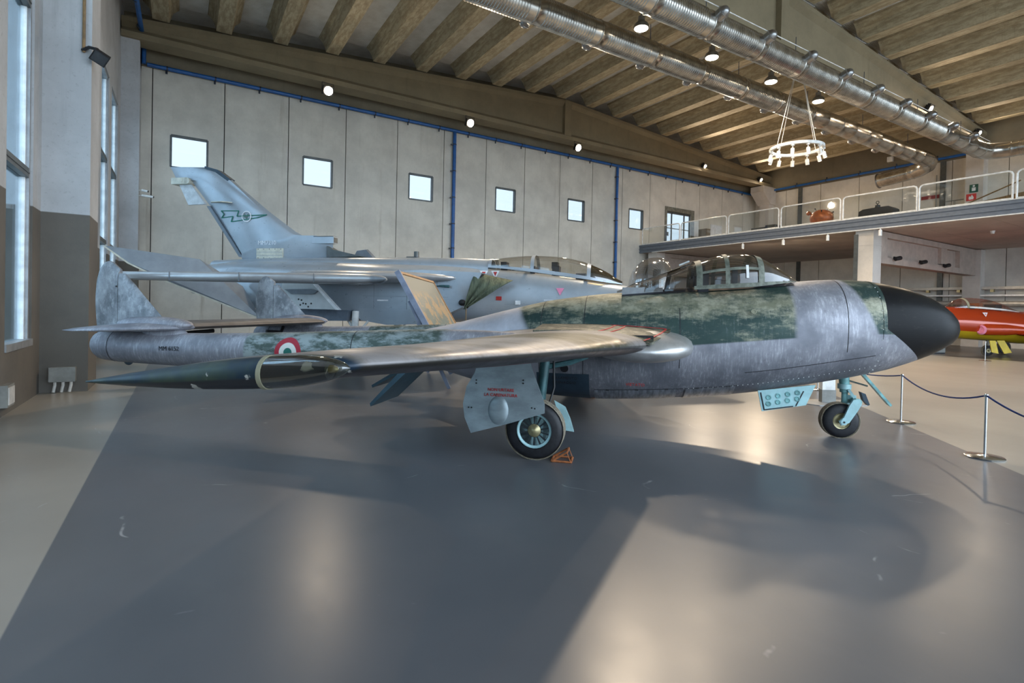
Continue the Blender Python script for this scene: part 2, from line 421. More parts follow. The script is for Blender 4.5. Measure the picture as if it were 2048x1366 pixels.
rm1 = rib_mesh(11.55).mesh('roof_rib', True, 25); sm1 = MB().box((-.45, 0, .62), (.45, 11.5, .66)).mesh('roof_sheet', False)
for yb in (11.22, -.78):
    for k in range(20):
        x = -.75 + 1.955*k
        if x > XR: break
        o = link('roof_rib', rm1, M['rib'], CE); o.location = (x, yb, ztop(x)-.04)
        xs = x + .9775
        if xs < XR:
            o = link('roof_sheet', sm1, M['sheet'], CE); o.location = (xs, yb, ztop(xs)-.04)
for s in (0, 1):
    xa, xb = (XL-.3, RIDGE) if s == 0 else (RIDGE, XR+.3)
    za, zb = ztop(xa)+.66, ztop(xb)+.66
    MB().add([(xa, YF, za), (xb, YF, zb), (xb, YB+.3, zb), (xa, YB+.3, za), (xa, YF, za+.15), (xb, YF, zb+.15), (xb, YB+.3, zb+.15), (xa, YB+.3, za+.15)],
             [(0,1,2,3),(4,7,6,5),(0,4,5,1),(1,5,6,2),(2,6,7,3),(3,7,4,0)]).build('roof_deck', M['sheet'], CE, False)

# ---- gallery (mezzanine)
XM, ZM0, ZM1 = 24.2, 5.12, 5.60
G = empty('gallery', (XM, 0, 0), label='grey edged concrete gallery along the far wall', cat='gallery', kind='structure')
for k in range(14):
    y1 = YB - 2.4*k; MB().box((.16, y1-2.385, ZM0+.02), (XR-XM, y1, ZM1-.02)).build('floor_slab', M['soffit'], G, False)
for k in range(12):
    y1 = YB - 3.0*k; m = MB()
    pr = [(0, ZM0), (0, ZM0+.10), (.035, ZM0+.115), (.035, ZM0+.15), (0, ZM0+.165), (0, ZM0+.30), (.035, ZM0+.315), (.035, ZM0+.345), (0, ZM0+.36), (0, ZM1), (.16, ZM1), (.16, ZM0)]
    m.loft([[(a, y1-2.998, b) for a, b in pr], [(a, y1, b) for a, b in pr]])
    m.build('fascia', M['fascia_blue'] if k > 2 else M['fascia_blue'], G, False)
MB().box((-.03, -12, ZM1), (.2, YB, ZM1+.025)).build('edge_strip', M['white_metal'], G, False)
MB().box((-.05, -12, ZM0-.035), (.05, 22.9, ZM0)).build('track_rail', M['white_metal'], G, False)
# pillars and beams under it
for k, (y0, y1, x0, x1) in enumerate(((10.82, 11.52, 24.35, 25.05), (22.8, 23.5, 24.5, 25.2))):
    m = MB().box((x0, y0, 0), (x1, y1, 4.45)).box((x0, y0, 4.47), (x1, y1, ZM0)).box((x0+.01, y0+.01, 4.4), (x1-.01, y1-.01, 4.5))
    p = tag(m.build('trim_%d' % (9+k), M['pillar_white'], None, False), ('pale concrete pillar holding up the gallery edge', 'pale concrete pillar under the gallery by the end wall')[k], 'pillar', kind='structure')
    if k == 0: MB().box((x0-.06, y1-.12, 0), (x0-.005, y1+.03, 4.95)).build('steel_channel', M['frame_dark'], p, False)
def beam(name, y, x0, label):
    b = MB().box((x0, y-.16, 3.75), (35.4, y+.16, 5.1)).box((x0, y-.34, 3.75), (35.4, y-.16, 4.02)).box((x0, y-.34, 4.86), (35.4, y-.16, 5.1)).box((x0, y-.34, 4.02), (x0+.55, y-.16, 4.86)).box((33.3, y-.34, 4.02), (35.4, y-.16, 4.86)).box((31.2, y-.30, 4.1), (31.9, y-.16, 4.86))
    return tag(b.build(name, plain('beam_'+name, (.46,.385,.33), .8, 0, .1, 3), None, False), label, 'beam', kind='structure')
beam('trim_11', 11.17, 25.06, 'deep recessed concrete beam carrying three spotlights')
beam('trim_12', 23.15, 25.21, 'deep concrete beam under the gallery by the end wall')
# ================================================================== pipes, ducts, lamps
def pipe_thing(path, label, clips, r=.075):
    o = MB().tube(path, r, 10).build('blue_pipe', M['blue_pipe'], None)
    tag(o, label, 'pipe')
    for c, d in clips:
        c = Vector(c); d = Vector(d)
        MB().bar(c - d*.02, c + d*.2, .06, .05, (.3,.9,.2)).lathe([(0, r+.012), (.05, r+.012)], c - Vector((0,0,0)), (1,0,0) if abs(d.x) < .5 and len(path) == 2 and abs(path[0][0]-path[1][0]) > 1 else ((0,1,0) if abs(path[0][1]-path[-1][1]) > 1 else (0,0,1)), 10).build('pipe_clip', M['clip'], o, False)
    return o
pipe_thing([(-1.2, 23.84, 10.2), (35.8, 23.84, 10.2)], 'long blue pipe clipped along the end wall above its windows', [((x, 23.84, 10.2), (0,0,-1)) for x in [-.6+1.58*i for i in range(23)]])
pipe_thing([(-1.3, 23.84, 10.2), (-1.3, 23.84, 10.75), (-1.32, 23.7, 10.98), (-1.36, 12, 10.98)], 'blue pipe turning the corner above the left hand windows', [((-1.36, y, 10.98), (0,0,1)) for y in (22.5, 20.6, 18.6, 16.6)])
pipe_thing([(35.82, 23.8, 10.35), (35.82, 4, 10.35)], 'blue pipe clipped along the gallery side wall', [((35.82, y, 10.35), (0,0,1)) for y in [22.8-2.0*i for i in range(9)]])
pipe_thing([(11.32, 23.86, 10.11), (11.32, 23.86, .05)], 'blue drop pipe on the end wall between third and fourth small windows', [((11.32, 23.86, z), (-1,0,0)) for z in (9.5, 8.2, 6.9, 5.6, 4.4)], .085)
pipe_thing([(22.12, 23.86, 10.11), (22.12, 23.86, .05)], 'blue drop pipe on the end wall beside the small window nearest the gallery', [((22.12, 23.86, z), (-1,0,0)) for z in (9.5, 8.2, 6.9, 5.6, 4.4)], .085)

DR = .37
def duct_seg(L=2.24):
    prof = [(0, DR), (.02, DR+.018), (.05, DR+.018), (.07, DR)]
    t = .30; prof.append((t, DR))
    while t < L-.24:
        prof += [(t+.012, DR+.016), (t+.03, DR+.016), (t+.042, DR), (t+.088, DR)]; t += .088
    prof += [(L-.1, DR), (L, DR)]
    return MB().lathe(prof, (0,0,0), (1,0,0), 28).mesh('duct_section', True, 50)
def plain_seg(L=2.24):
    prof = [(0, DR), (.02, DR+.014), (.05, DR+.014), (.07, DR), (L/2-.03, DR), (L/2, DR+.012), (L/2+.03, DR), (L, DR)]
    return MB().lathe(prof, (0,0,0), (1,0,0), 28).mesh('duct_section', True, 50)
dsm, dsp = duct_seg(), plain_seg()
def nozzle_mesh(d):
    d = Vector(d).normalized()
    m = MB().lathe([(.24, .21), (.29, .175), (.33, .165), (.50, .165), (.51, .18), (.54, .18), (.55, .155), (.62, .13), (.67, .075), (.69, .0)], (0,0,0), d, 18)
    return m.mesh('nozzle', True, 40)
def duct(y, z, x0, nseg, nplain, noz_x, nd, label):
    T = empty('air_duct', (x0, y, z), label=label, cat='duct')
    for k in range(nseg):
        o = link('duct_section', dsp if k >= nseg-nplain else dsm, M['galvanised'], T); o.location = (2.24*k, 0, 0)
    nm = nozzle_mesh(nd)
    for x in noz_x:
        o = link('nozzle', nm, M['galv_dark'], T); o.location = (x-x0, 0, 0)
    for k in range(0, nseg, 2):
        MB().cyl((2.24*k+.04, 0, DR), (2.24*k+.04, 0, 10.58-z), .012, None, 6).build('hanger', M['clip'], T)
    return T
D1 = duct(12.1, 9.65, -1.0, 15, 5, [8.07+2.25*i for i in range(10)], (0, .97, -.2), 'long ribbed silver duct with nozzles facing the end wall')
D2 = duct(10.0, 9.65, -1.0, 15, 2, [10.35+2.24*i for i in range(10)], (0, -.93, .3), 'long ribbed silver duct with ball nozzles and cable on its near side')
MB().tube([(9, -.42, .30), (33.6, -.42, .30)], .014, 6).build('cable', M['white_metal'], D2)
# elbows
def elbow(T, pts, seg=24):
    MB().tube(pts, DR+.012, seg).build('elbow', M['galvanised'], T)
x1 = 2.24*15
elbow(D1, [(x1-.05, 0, 0), (x1+.35, .03, -.03), (x1+.75, .25, -.12), (x1+.98, .65, -.22), (x1+1.0, 1.0, -.28)])
o = link('duct_section', dsm, M['galvanised'], D1); o.rotation_euler = (0, .10, PI/2); o.location = (x1+1.0, .95, -.28); o.scale = (.75, 1, 1)
MB().lathe([(0, DR), (.02, DR+.05), (.06, DR+.05), (.12, .2), (.13, .0)], (x1+1.0, 2.62, -.45), (0,1,-.1), 24).build('end_cap', M['galv_dark'], D1)
x1 = 2.24*15
elbow(D2, [(x1-.05, 0, 0), (x1+.4, -.03, 0), (x1+.8, -.25, 0), (x1+1.05, -.7, 0), (x1+1.05, -1.0, 0)])
for k in range(4):
    o = link('duct_section', dsm, M['galvanised'], D2); o.rotation_euler = (0, 0, -PI/2); o.location = (x1+1.05, -.95-2.24*k, 0)

# pendant lamps under the middle girder
def pendant(x):
    T = empty('pendant_lamp', (x, 10.97, 9.5), label='round warm pendant lamp between the silver ducts, %s' % {10.94:'fourth from the chandelier',14.02:'third from the chandelier',17.16:'just before the chandelier cables',20.16:'just past the chandelier cables'}[x], cat='lamp', group='pendant lamps under the middle girder')
    MB().lathe([(0, .21), (.05, .215), (.12, .19), (.2, .10), (.34, .09), (.35, .02)], (0,0,0), (0,0,1), 20).build('housing', M['galv_dark'], T)
    MB().lathe([(-.012, .18), (0, .19)], (0,0,0), (0,0,1), 20).build('diffuser', M['lamp_on'], T)
    MB().cyl((0,0,.34), (0,0,1.08), .02, None, 8).build('stem', M['black'], T)
    return T
for x in (10.94, 14.02, 17.16, 20.16):
    pendant(x); flood_light('lamp', (x, 10.97, 9.42), (x, 10.97, 0), {10.94: 1700, 14.02: 900}.get(x, 450), 150, .2)
# floodlights on the girders
def flood(loc, aim, label, group, r=.17, arm=.3):
    T = empty('floodlight', loc, label=label, cat='floodlight', group=group)
    d = Vector(aim).normalized(); t = Vector((0,0,1)); x = d.cross(t).normalized(); u = x.cross(d)
    m = Matrix((x, d, u)).transposed()
    MB().obox((0,0,0), (.42, .14, .34), m).obox(tuple(-d*.1), (.3, .1, .22), m).build('housing', M['black'], T, False)
    MB().lathe([(0, r), (.015, r)], tuple(d*.071), d, 20).build('lens', M['lamp_on'], T)
    MB().tube([tuple(x*.24), tuple(x*.24 + Vector((0,0,arm))), tuple(-x*.24 + Vector((0,0,arm))), tuple(-x*.24)], .015, 6).build('bracket', M['black'], T)
    return T
for x in (4.97, 11.5, 18.04):
    flood((x, 22.62, 10.27), (.1, -1, -.45), {4.97:'blazing floodlight under the end wall girder above the second small window', 11.5:'blazing floodlight under the end wall girder where a blue pipe drops', 18.04:'blazing floodlight under the end wall girder below its ridge'}[x], 'floodlights hung below the end wall girder')
    flood_light('lamp', (x, 22.45, 10.2), (x+1.5, 8, 0), 350, 140, .2)
for x in (28.49, 34.5):
    flood((x, 22.66, 10.95), (.2, -1, -.5), {28.49:'small lit floodlight on the end wall girder flange above the glazed door', 34.5:'small lit floodlight on the end wall girder flange at its far end'}[x], 'floodlights on the end wall girder flange', .1, -.2)
    flood_light('lamp', (x, 22.35, 10.85), (x-14, 6, 0), 1500, 120, .25)
for x in (28.88, 34.68):
    flood((x, 10.66, 11.05), (.0, -1, -.5), {28.88:'small lit floodlight on the middle girder beside the last ball nozzles', 34.68:'small lit floodlight on the middle girder above the duct elbow'}[x], 'floodlights on the middle girder', .1, -.3)
    flood_light('lamp', (x, 10.25, 11.0), (x-14, 0, 0), 350, 140, .2)

# ring lamp
T = empty('ring_chandelier', (18.87, 11.0, 7.51), label='white ring chandelier with small spotlights on four cables', cat='chandelier')
prof = [(.80, -.05), (.90, -.05), (.90, .05), (.80, .05)]
MB().loft([[(a*math.cos(2*PI*j/40), a*math.sin(2*PI*j/40), b) for a, b in prof] for j in range(41)], False, False).build('ring', M['white_metal'], T, True, 40)
MB().cyl((0,0,3.0), (0,0,3.07), .12).build('ceiling_rose', M['white_metal'], T)
for k in range(4):
    a = PI/4 + k*PI/2 + .5; MB().tube([(  .85*math.cos(a), .85*math.sin(a), .05), (.08*math.cos(a), .08*math.sin(a), 3.02)], .012, 5).build('cable', M['off_white'], T)
for k in range(11):
    a = 2*PI*k/11 + .1; c, s = math.cos(a), math.sin(a); p = Vector((.85*c, .85*s, 0)); d = Vector((c*.28, s*.28, -1)).normalized()
    q = p + Vector((0,0,-.20))
    sp = MB().cyl(p + Vector((0,0,-.06)), q, .018, None, 6).cyl(p+Vector((0,0,-.06)), p+Vector((0,0,-.10)), .06, None, 10).lathe([(0, .055), (.01, .062), (.22, .062), (.22, .05), (.2, .05)], q, d, 14).build('spotlight', M['white_metal'], T)
    MB().lathe([(.205, .048), (.215, .048)], q, d, 12).build('bulb', M['lamp_soft'], sp)
flood_light('lamp', (18.87, 11.0, 7.1), (18.87, 11, 0), 500, 120, .4)

# ================================================================== gallery furniture
def railing(ya, yb, label):
    T = empty('glass_railing', (XM+.06, (ya+yb)/2, ZM1+.025), cat='railing', group='glass railing panels along the gallery edge', label=label)
    h = abs(ya-yb)/2; z1 = .99; r = .12
    path = [(0,-h,0), (0,-h,z1-r), (0,-h+.04,z1-.04), (0,-h+r,z1), (0,h-r,z1), (0,h-.04,z1-.04), (0,h,z1-r), (0,h,0)]
    MB().tube(path, .032, 8).build('frame', M['white_metal'], T)
    MB().tube([(0,-h,.04), (0,h,.04)], .025, 8).build('bottom_rail', M['white_metal'], T)
    MB().box((-.006, -h+.03, .06), (.006, h-.03, z1-.03)).build('glass_pane', M['rail_glass'], T, False)
for a, b in ((23.8, 20.9), (20.78, 17.8), (17.68, 14.93), (14.81, 12.12), (12.01, 9.29), (9.21, 6.48), (6.37, 3.65), (3.55, .8)): railing(a, b, {23.8:'white framed glass railing panel against the end wall', 20.78:'white framed glass railing panel before the glazed door', 17.68:'white framed glass railing panel before the low black machine', 14.81:'white framed glass railing panel before the orange naval mine', 12.01:'white framed glass railing panel before the black domed container', 9.21:'white framed glass railing panel before the fire signs', 6.37:'white framed glass railing panel before the wooden hull', 3.55:'white framed glass railing panel beyond the wooden hull'}[a])
def track_spot(y, label):
    T = empty('track_spotlight', (XM, y, ZM0-.035), label=label, cat='spotlight', group='white spotlights under the gallery edge')
    MB().cyl((0,0,0), (0,0,-.06), .025, None, 8).build('stem', M['white_metal'], T)
    MB().lathe([(0, .05), (.02, .065), (.24, .065), (.24, .05), (.22, .05)], (0,0,-.05), (0,0,-1), 14).build('housing', M['white_metal'], T)
for i, y in enumerate((16.77, 14.63, 12.59, 10.51)): track_spot(y, ('third white cylinder spotlight from the gallery pillar', 'second white cylinder spotlight from the gallery pillar', 'white cylinder spotlight nearest the gallery pillar on its end wall side', 'white cylinder spotlight just past the gallery pillar')[i]); (flood_light('lamp', (XM+.05, y, ZM0-.34), (XM+4, y, 0), 160, 150, .06) if i in (0, 1) else None)
tag(MB().cyl((28.5, 8.2, ZM0+.02), (28.5, 8.2, ZM0-.1), .09, .06, 14).build('smoke_detector', M['white_metal'], None), 'small white detector on the brown gallery soffit', 'detector')
def beam_spot(x):
    T = empty('beam_spotlight', (x, 10.83, 4.0), label={26.21:'dark beam spotlight nearest the gallery pillar', 28.73:'dark beam spotlight midway along the recessed gallery beam', 31.33:'dark beam spotlight below the white block on the gallery beam'}[x], cat='spotlight', group='spotlights on the gallery beam')
    MB().box((-.05, -.06, -.02), (.05, .0, .1)).build('mount', M['black'], T, False)
    MB().lathe([(0, .05), (.02, .09), (.28, .09), (.3, .08)], (-.15, -.12, -.02), (.9,-.3,.2), 14).build('housing', M['black'], T)
    MB().lathe([(0, .075), (.01, .075)], (.122, -.212, .042), (.9,-.3,.2), 12).build('lens', M['lamp_soft'], T)
for x in (26.21, 28.73, 31.33):
    beam_spot(x); flood_light('lamp', (x+.2, 10.55, 4.05), (x+1.0, 7.5, 0), 170, 140, .08)
# things standing on the gallery
ZG = ZM1
T = empty('naval_mine', (25.6, 13.62, ZG), label='rust orange spherical naval mine with horns behind the glass railing', cat='mine')
MB().ellipsoid((0,0,.46), (.5,.5,.42), 24, 14).build('body', M['orange_mine'], T)
MB().lathe([(0,.30),(.06,.32),(.1,.30)], (0,0,0), (0,0,1), 18).build('stand', M['brown_wood'], T)
for k in range(7):
    a = k*.9; e = .9 if k % 2 else .55; d = Vector((math.cos(a)*math.cos(e), math.sin(a)*math.cos(e), math.sin(e)))
    MB().lathe([(.40,.012),(.53,.012),(.53,.03),(.58,.03)], (0,0,.46), d, 8).build('horn', M['black'], T)
MB().lathe([(.3,.05),(.55,.05),(.56,.10),(.68,.10),(.72,.04)], (0,0,.46), (-.3,.9,.5), 14).build('neck', M['orange_mine'], T)
MB().loft([[(.06*math.cos(b)*math.cos(2*PI*j/20)*0 + .02*math.sin(b), -.45 + .0, .0) for b in (0,1)] for j in range(2)], False, False, False) if False else None
MB().tube([(.0, -.47+.05*math.cos(2*PI*j/14), .5+.2*math.sin(2*PI*j/14)) for j in range(15)], .02, 6).build('hoop', M['brown_wood'], T)
T = empty('mine_case', (25.7, 11.25, ZG), label='black domed metal container with lifting eye on the gallery', cat='container')
MB().prism([(-.72, 0), (.72, 0), (.66, .5), (.5, .58), (.1, .6), (-.5, .6), (-.66, .5)], lambda a, b: (-.3, a, b), lambda a, b: (.3, a, b)).build('body', M['black'], T, False)
MB().cyl((0,.05,.58), (0,.05,.74), .12, .1).build('cap', M['black'], T)
MB().tube([(0, .05+.06*math.cos(2*PI*j/12), .86+.06*math.sin(2*PI*j/12)) for j in range(13)], .015, 6).cyl((0,.05,.72), (0,.05,.80), .02).build('lifting_eye', M['black'], T)
T = empty('engine_block', (25.5, 16.35, ZG), label='low black machine block on the gallery near the glazed door', cat='machine')
MB().box((-.3,-.65,0), (.3,.65,.34)).box((-.25,-.6,.34), (.25,-.1,.42)).build('body', M['black'], T, False)
MB().tube([(0,.65,.2), (0,.85,.25), (0,.95,.12)], .03, 6).build('spout', M['black'], T)
T = empty('display_cabinet', (27.6, 22.9, ZG), label='brown cabinet standing by the glazed gallery door', cat='cabinet')
MB().box((1.15,-.3,0), (1.75,.3,1.35)).build('body', plain('cabinet_brown', (.16,.12,.07), .5), T, False)
MB().box((1.2,-.32,1.1), (1.7,-.3,1.25)).build('name_plate', M['machine_grey'], T, False)
T = empty('notice_panel', (27.2, 21.6, ZG), label='pale translucent notice panel beside the brown gallery cabinet', cat='panel')
MB().box((.7,-.02,.1), (1.75,.02,1.4)).build('board', plain('pale_board', (.55,.58,.62), .4), T, False); MB().box((.75,-.05,0), (1.7,.05,.1)).build('foot', M['white_metal'], T, False)
T = empty('loudspeaker', (30.5, 10.1, ZG), label='dark six sided speaker box beside the wooden hull', cat='speaker')
MB().prism([(-.3,.2), (.25,.1), (.5,.55), (.3,1.05), (-.15,1.1), (-.45,.7)], lambda a, b: (-.25, a, b), lambda a, b: (.25, a, b)).build('body', M['frame_dark'], T, False)
MB().cyl((-.26,.0,.6), (-.25,.0,.6), .25).build('cone', M['black'], T); MB().box((-.2,-.2,0), (.2,.2,.2)).build('foot', M['black'], T, False)
T = empty('wooden_hull', (26.6, 6.2, ZG), label='brown wooden boat hull lying on the gallery', cat='boat')
rings = []
for i in range(9):
    t = i/8; y = 4.2-6.5*t; w_ = .1+.55*math.sin(min(1, t*1.3)*PI/2); h_ = .12+.75*t
    rings.append([(w_*math.cos(PI+PI*j/8), y, h_ + (h_-.06)*math.sin(PI+PI*j/8)) for j in range(9)] + [(w_*.8, y, h_+.02), (-w_*.8, y, h_+.02)])
MB().loft(rings).build('hull', M['brown_wood'], T)
MB().tube([(-.3,2.6,.25), (-.3,.6,1.05)], .025, 6).build('spar', M['brown_wood'], T)
# signs and fittings on the gallery wall
def sign(name, c, w_, h_, mat, label, cat, mark=None):
    o = tag(MB().box((c[0]-.012, c[1]-w_/2, c[2]-h_/2), (c[0], c[1]+w_/2, c[2]+h_/2)).build(name, mat, None, False), label, cat)
    return o
s1 = sign('fire_sign', (35.39, 11.1, 7.9), .42, .36, M['sign_red'], 'red square fire sign with white flame on pale pillar', 'sign')
MB().prism([(-.09,-.12),(.09,-.12),(.11,-.02),(.03,.13),(-.02,.03),(-.08,.06),(-.11,-.03)], lambda a, b: (35.372, 11.1-a, 7.9+b), lambda a, b: (35.377, 11.1-a, 7.9+b)).build('flame_mark', M['text_white'], s1, False)
s2 = sign('emergency_sign', (35.39, 11.0, 8.35), .36, .42, plain('sign_green', (.01,.09,.06), .5), 'dark green emergency sign with white mark above the fire sign', 'sign')
MB().box((35.372, 10.92, 8.22), (35.377, 11.08, 8.4)).cyl((35.372, 11.0, 8.48), (35.377, 11.0, 8.48), .05).build('white_mark', M['text_white'], s2, False)
sign('name_board', (35.96, 13.1, 8.3), .9, .2, plain('dark_red', (.25,.03,.03), .5), 'dark red name board with conduit on the gallery wall', 'sign')
T = empty('wall_conduit', (35.95, 12.6, 5.6), label='grey conduit and switch boxes on the gallery wall beside the pillar', cat='conduit')
MB().tube([(0,.25,3.9), (0,.25,2.0), (0,1.0,2.0)], .03, 6).tube([(0,-.05,3.9), (0,-.05,2.35), (0,-1.0,2.35)], .03, 6).tube([(0,-.6,2.35), (0,-.6,.2)], .03, 6).build('tube', M['machine_grey'], T)
MB().box((-.1,.75,1.8), (0,1.25,2.1)).build('switch_box', M['off_white'], T, False)
tag(MB().box((35.8, 15.0, 10.75), (35.95, 15.3, 11.05)).cyl((35.79, 15.15, 10.9), (35.8, 15.15, 10.9), .09).build('alarm_box', M['white_metal'], None, False), 'small white alarm box above the blue pipe', 'alarm')
# service pipes on the wall under the gallery
for k, (z, r, lab) in enumerate(((2.28, .14, 'thick grey service pipe directly under the white ledge'), (1.78, .14, 'thick grey service pipe second below the white ledge'), (1.15, .16, 'thick grey service pipe lowest on the wall behind the red jet'))):
    T = tag(MB().tube([(35.6, 22.4, z), (35.6, -6, z)], r, 14).build('service_pipe', M['pipe_grey'], None), lab, 'pipe')
    for y in [20-3*i for i in range(9)]: MB().box((35.55, y-.04, z-.03), (35.985, y+.04, z+.03)).build('pipe_bracket', M['clip'], T, False)
T = tag(MB().box((35.45, -6, 2.66), (35.985, 22.4, 2.74)).build('wall_ledge', M['white_metal'], None, False), 'long white ledge above the grey service pipes', 'ledge')
T = tag(MB().box((35.55, -6, 3.02), (35.85, 22.4, 3.16)).build('cable_tray', M['pipe_grey'], None, False), 'grey cable tray above the white wall ledge', 'tray')
for y in [20-1.4*i for i in range(18)]: MB().box((35.6, y-.07, 2.88), (35.8, y+.07, 3.02)).build('tray_bracket', M['brass'], T, False)

# ================================================================== small things on the left wall
T = empty('wall_floodlight', (-1.22, 11.0, 5.43), label='switched off black floodlight on the concrete pillar', cat='floodlight')
mr = Matrix.Rotation(.6, 3, 'X') @ Matrix.Rotation(.5, 3, 'Y')
MB().obox((.04,-.08,0), (.22,.11,.19), mr).build('housing', M['black'], T, False)
MB().obox(tuple(mr @ Vector((0,-.058,0)) + Vector((.04,-.08,0))), (.19,.01,.16), mr).build('lens', plain('lens_dark', (.05,.055,.06), .15), T, False)
MB().tube([(-.2,.03,.1), (-.1,-.05,.14), (.02,-.08,.12)], .025, 6).build('bracket', M['black'], T)
tag(MB().tube([(-1.40, 11.03, 5.5), (-1.40, 11.03, 10.9)], .022, 8).build('conduit', M['brown_wood'], None), 'thin brown conduit running up the pillar to the black floodlight', 'conduit')
T = empty('junction_box', (-1.605, 11.0, 0), label='grey junction box with three conduits low on the pillar', cat='junction box')
MB().box((-.16,-.08,.18), (.16,.055,.41)).build('body', M['machine_grey'], T, False)
MB().box((-.165,-.095,.19), (.165,-.08,.415)).build('lid', M['machine_grey'], T, False)
for k in range(3): MB().tube([(-.1+.1*k,0,.18), (-.1+.1*k,0,.12), (-.12+.1*k,.0,.01)], .022, 8).build('conduit', M['off_white'], T)
T = empty('wall_socket', (XL, 9.11, .12), label='grey socket box low on the wall below the tall window', cat='socket')
MB().box((0,-.16,0), (.07,.16,.28)).build('body', M['machine_grey'], T, False); MB().box((.07,-.13,.03), (.08,.13,.25)).build('cover', M['off_white'], T, False)
for k, (z, dx) in enumerate(((5.42, 0), (5.24, .08))):
    T = empty('security_camera', (-1.34, 23.1, z), label=('short dark tipped security camera, upper of two on the corner pillar', 'long white security camera, lower of two on the corner pillar')[k], cat='camera')
    MB().cyl((0,0,0), (.1+dx,-.1,0), .02).build('arm', M['off_white'], T); MB().cyl((.08,-.1,0), (.26+dx*2,-.16,-.03), .045).build('body', M['white_metal'], T)
    MB().cyl((.26+dx*2,-.16,-.03), (.275+dx*2,-.165,-.033), .035).build('lens', M['black'], T)

# ================================================================== rope barrier
def stanchion(x, y, label):
    T = empty('rope_stanchion', (x, y, 0), label=label, cat='stanchion', group='chrome stanchions of the blue rope barrier')
    MB().lathe([(0,.17),(.012,.175),(.02,.165),(.03,.05),(.035,.02)], (0,0,0), (0,0,1), 28).build('base', M['steel'], T)
    MB().cyl((0,0,.03), (0,0,.665), .0125, None, 14).build('post', M['steel'], T)
    MB().lathe([(0,.018),(.01,.02),(.03,.018),(.035,.0)], (0,0,.655), (0,0,1), 14).build('cap', M['steel'], T)
S = [(6.06,.82), (7.37,2.13), (8.68,3.44), (10.81,5.74), (12.2,7.1)]
L_ = ['chrome rope post standing past the edge of the dark floor', 'chrome rope post on the dark floor edge, first from the photographer', 'chrome rope post on the floor edge before the black nose', 'chrome rope post beyond the white sign stand', 'chrome rope post furthest along the floor edge']
for (x, y), lb in zip(S, L_): stanchion(x, y, lb)
def rope(a, b, sag, label):
    dl = math.hypot(b[0]-a[0], b[1]-a[1]); ux, uy = (b[0]-a[0])/dl*.021, (b[1]-a[1])/dl*.021; a = (a[0]+ux, a[1]+uy); b = (b[0]-ux, b[1]-uy)
    p = [(a[0]+(b[0]-a[0])*t/14, a[1]+(b[1]-a[1])*t/14, .665-sag*4*(t/14)*(1-t/14)) for t in range(15)]
    tag(MB().tube(p, .0095, 8).build('barrier_rope', M['rope'], None), label, 'rope')
rope(S[0], S[1], .13, 'dark blue rope at the open end of the barrier'); rope(S[1], S[2], .13, 'dark blue rope slung between two chrome posts in front of the black nose')
rope(S[2], S[3], .12, 'dark blue rope passing under the nose of the twin boom jet'); rope(S[3], S[4], .1, 'dark blue rope beyond the white sign stand')
stanchion(24.09, 7.03, 'lone chrome post standing before the red jet')
T = empty('sign_stand', (9.45, 4.85, 0), rz=-.55, label='white upright sign stand with grey foot near the nose wheel', cat='sign stand')
MB().box((-.11,-.04,.22), (.11,.04,1.0)).build('panel', M['white_metal'], T, False)
MB().box((-.12,-.05,.012), (.12,.05,.22)).build('foot', M['machine_grey'], T, False)
MB().prism([(-.5,-.25),(-.35,-.38),(.5,-.3),(.45,.25),(-.4,.25)], lambda a, b: (a, b, 0), lambda a, b: (a, b, .012)).build('base_plate', M['frame_grey'], T, False)
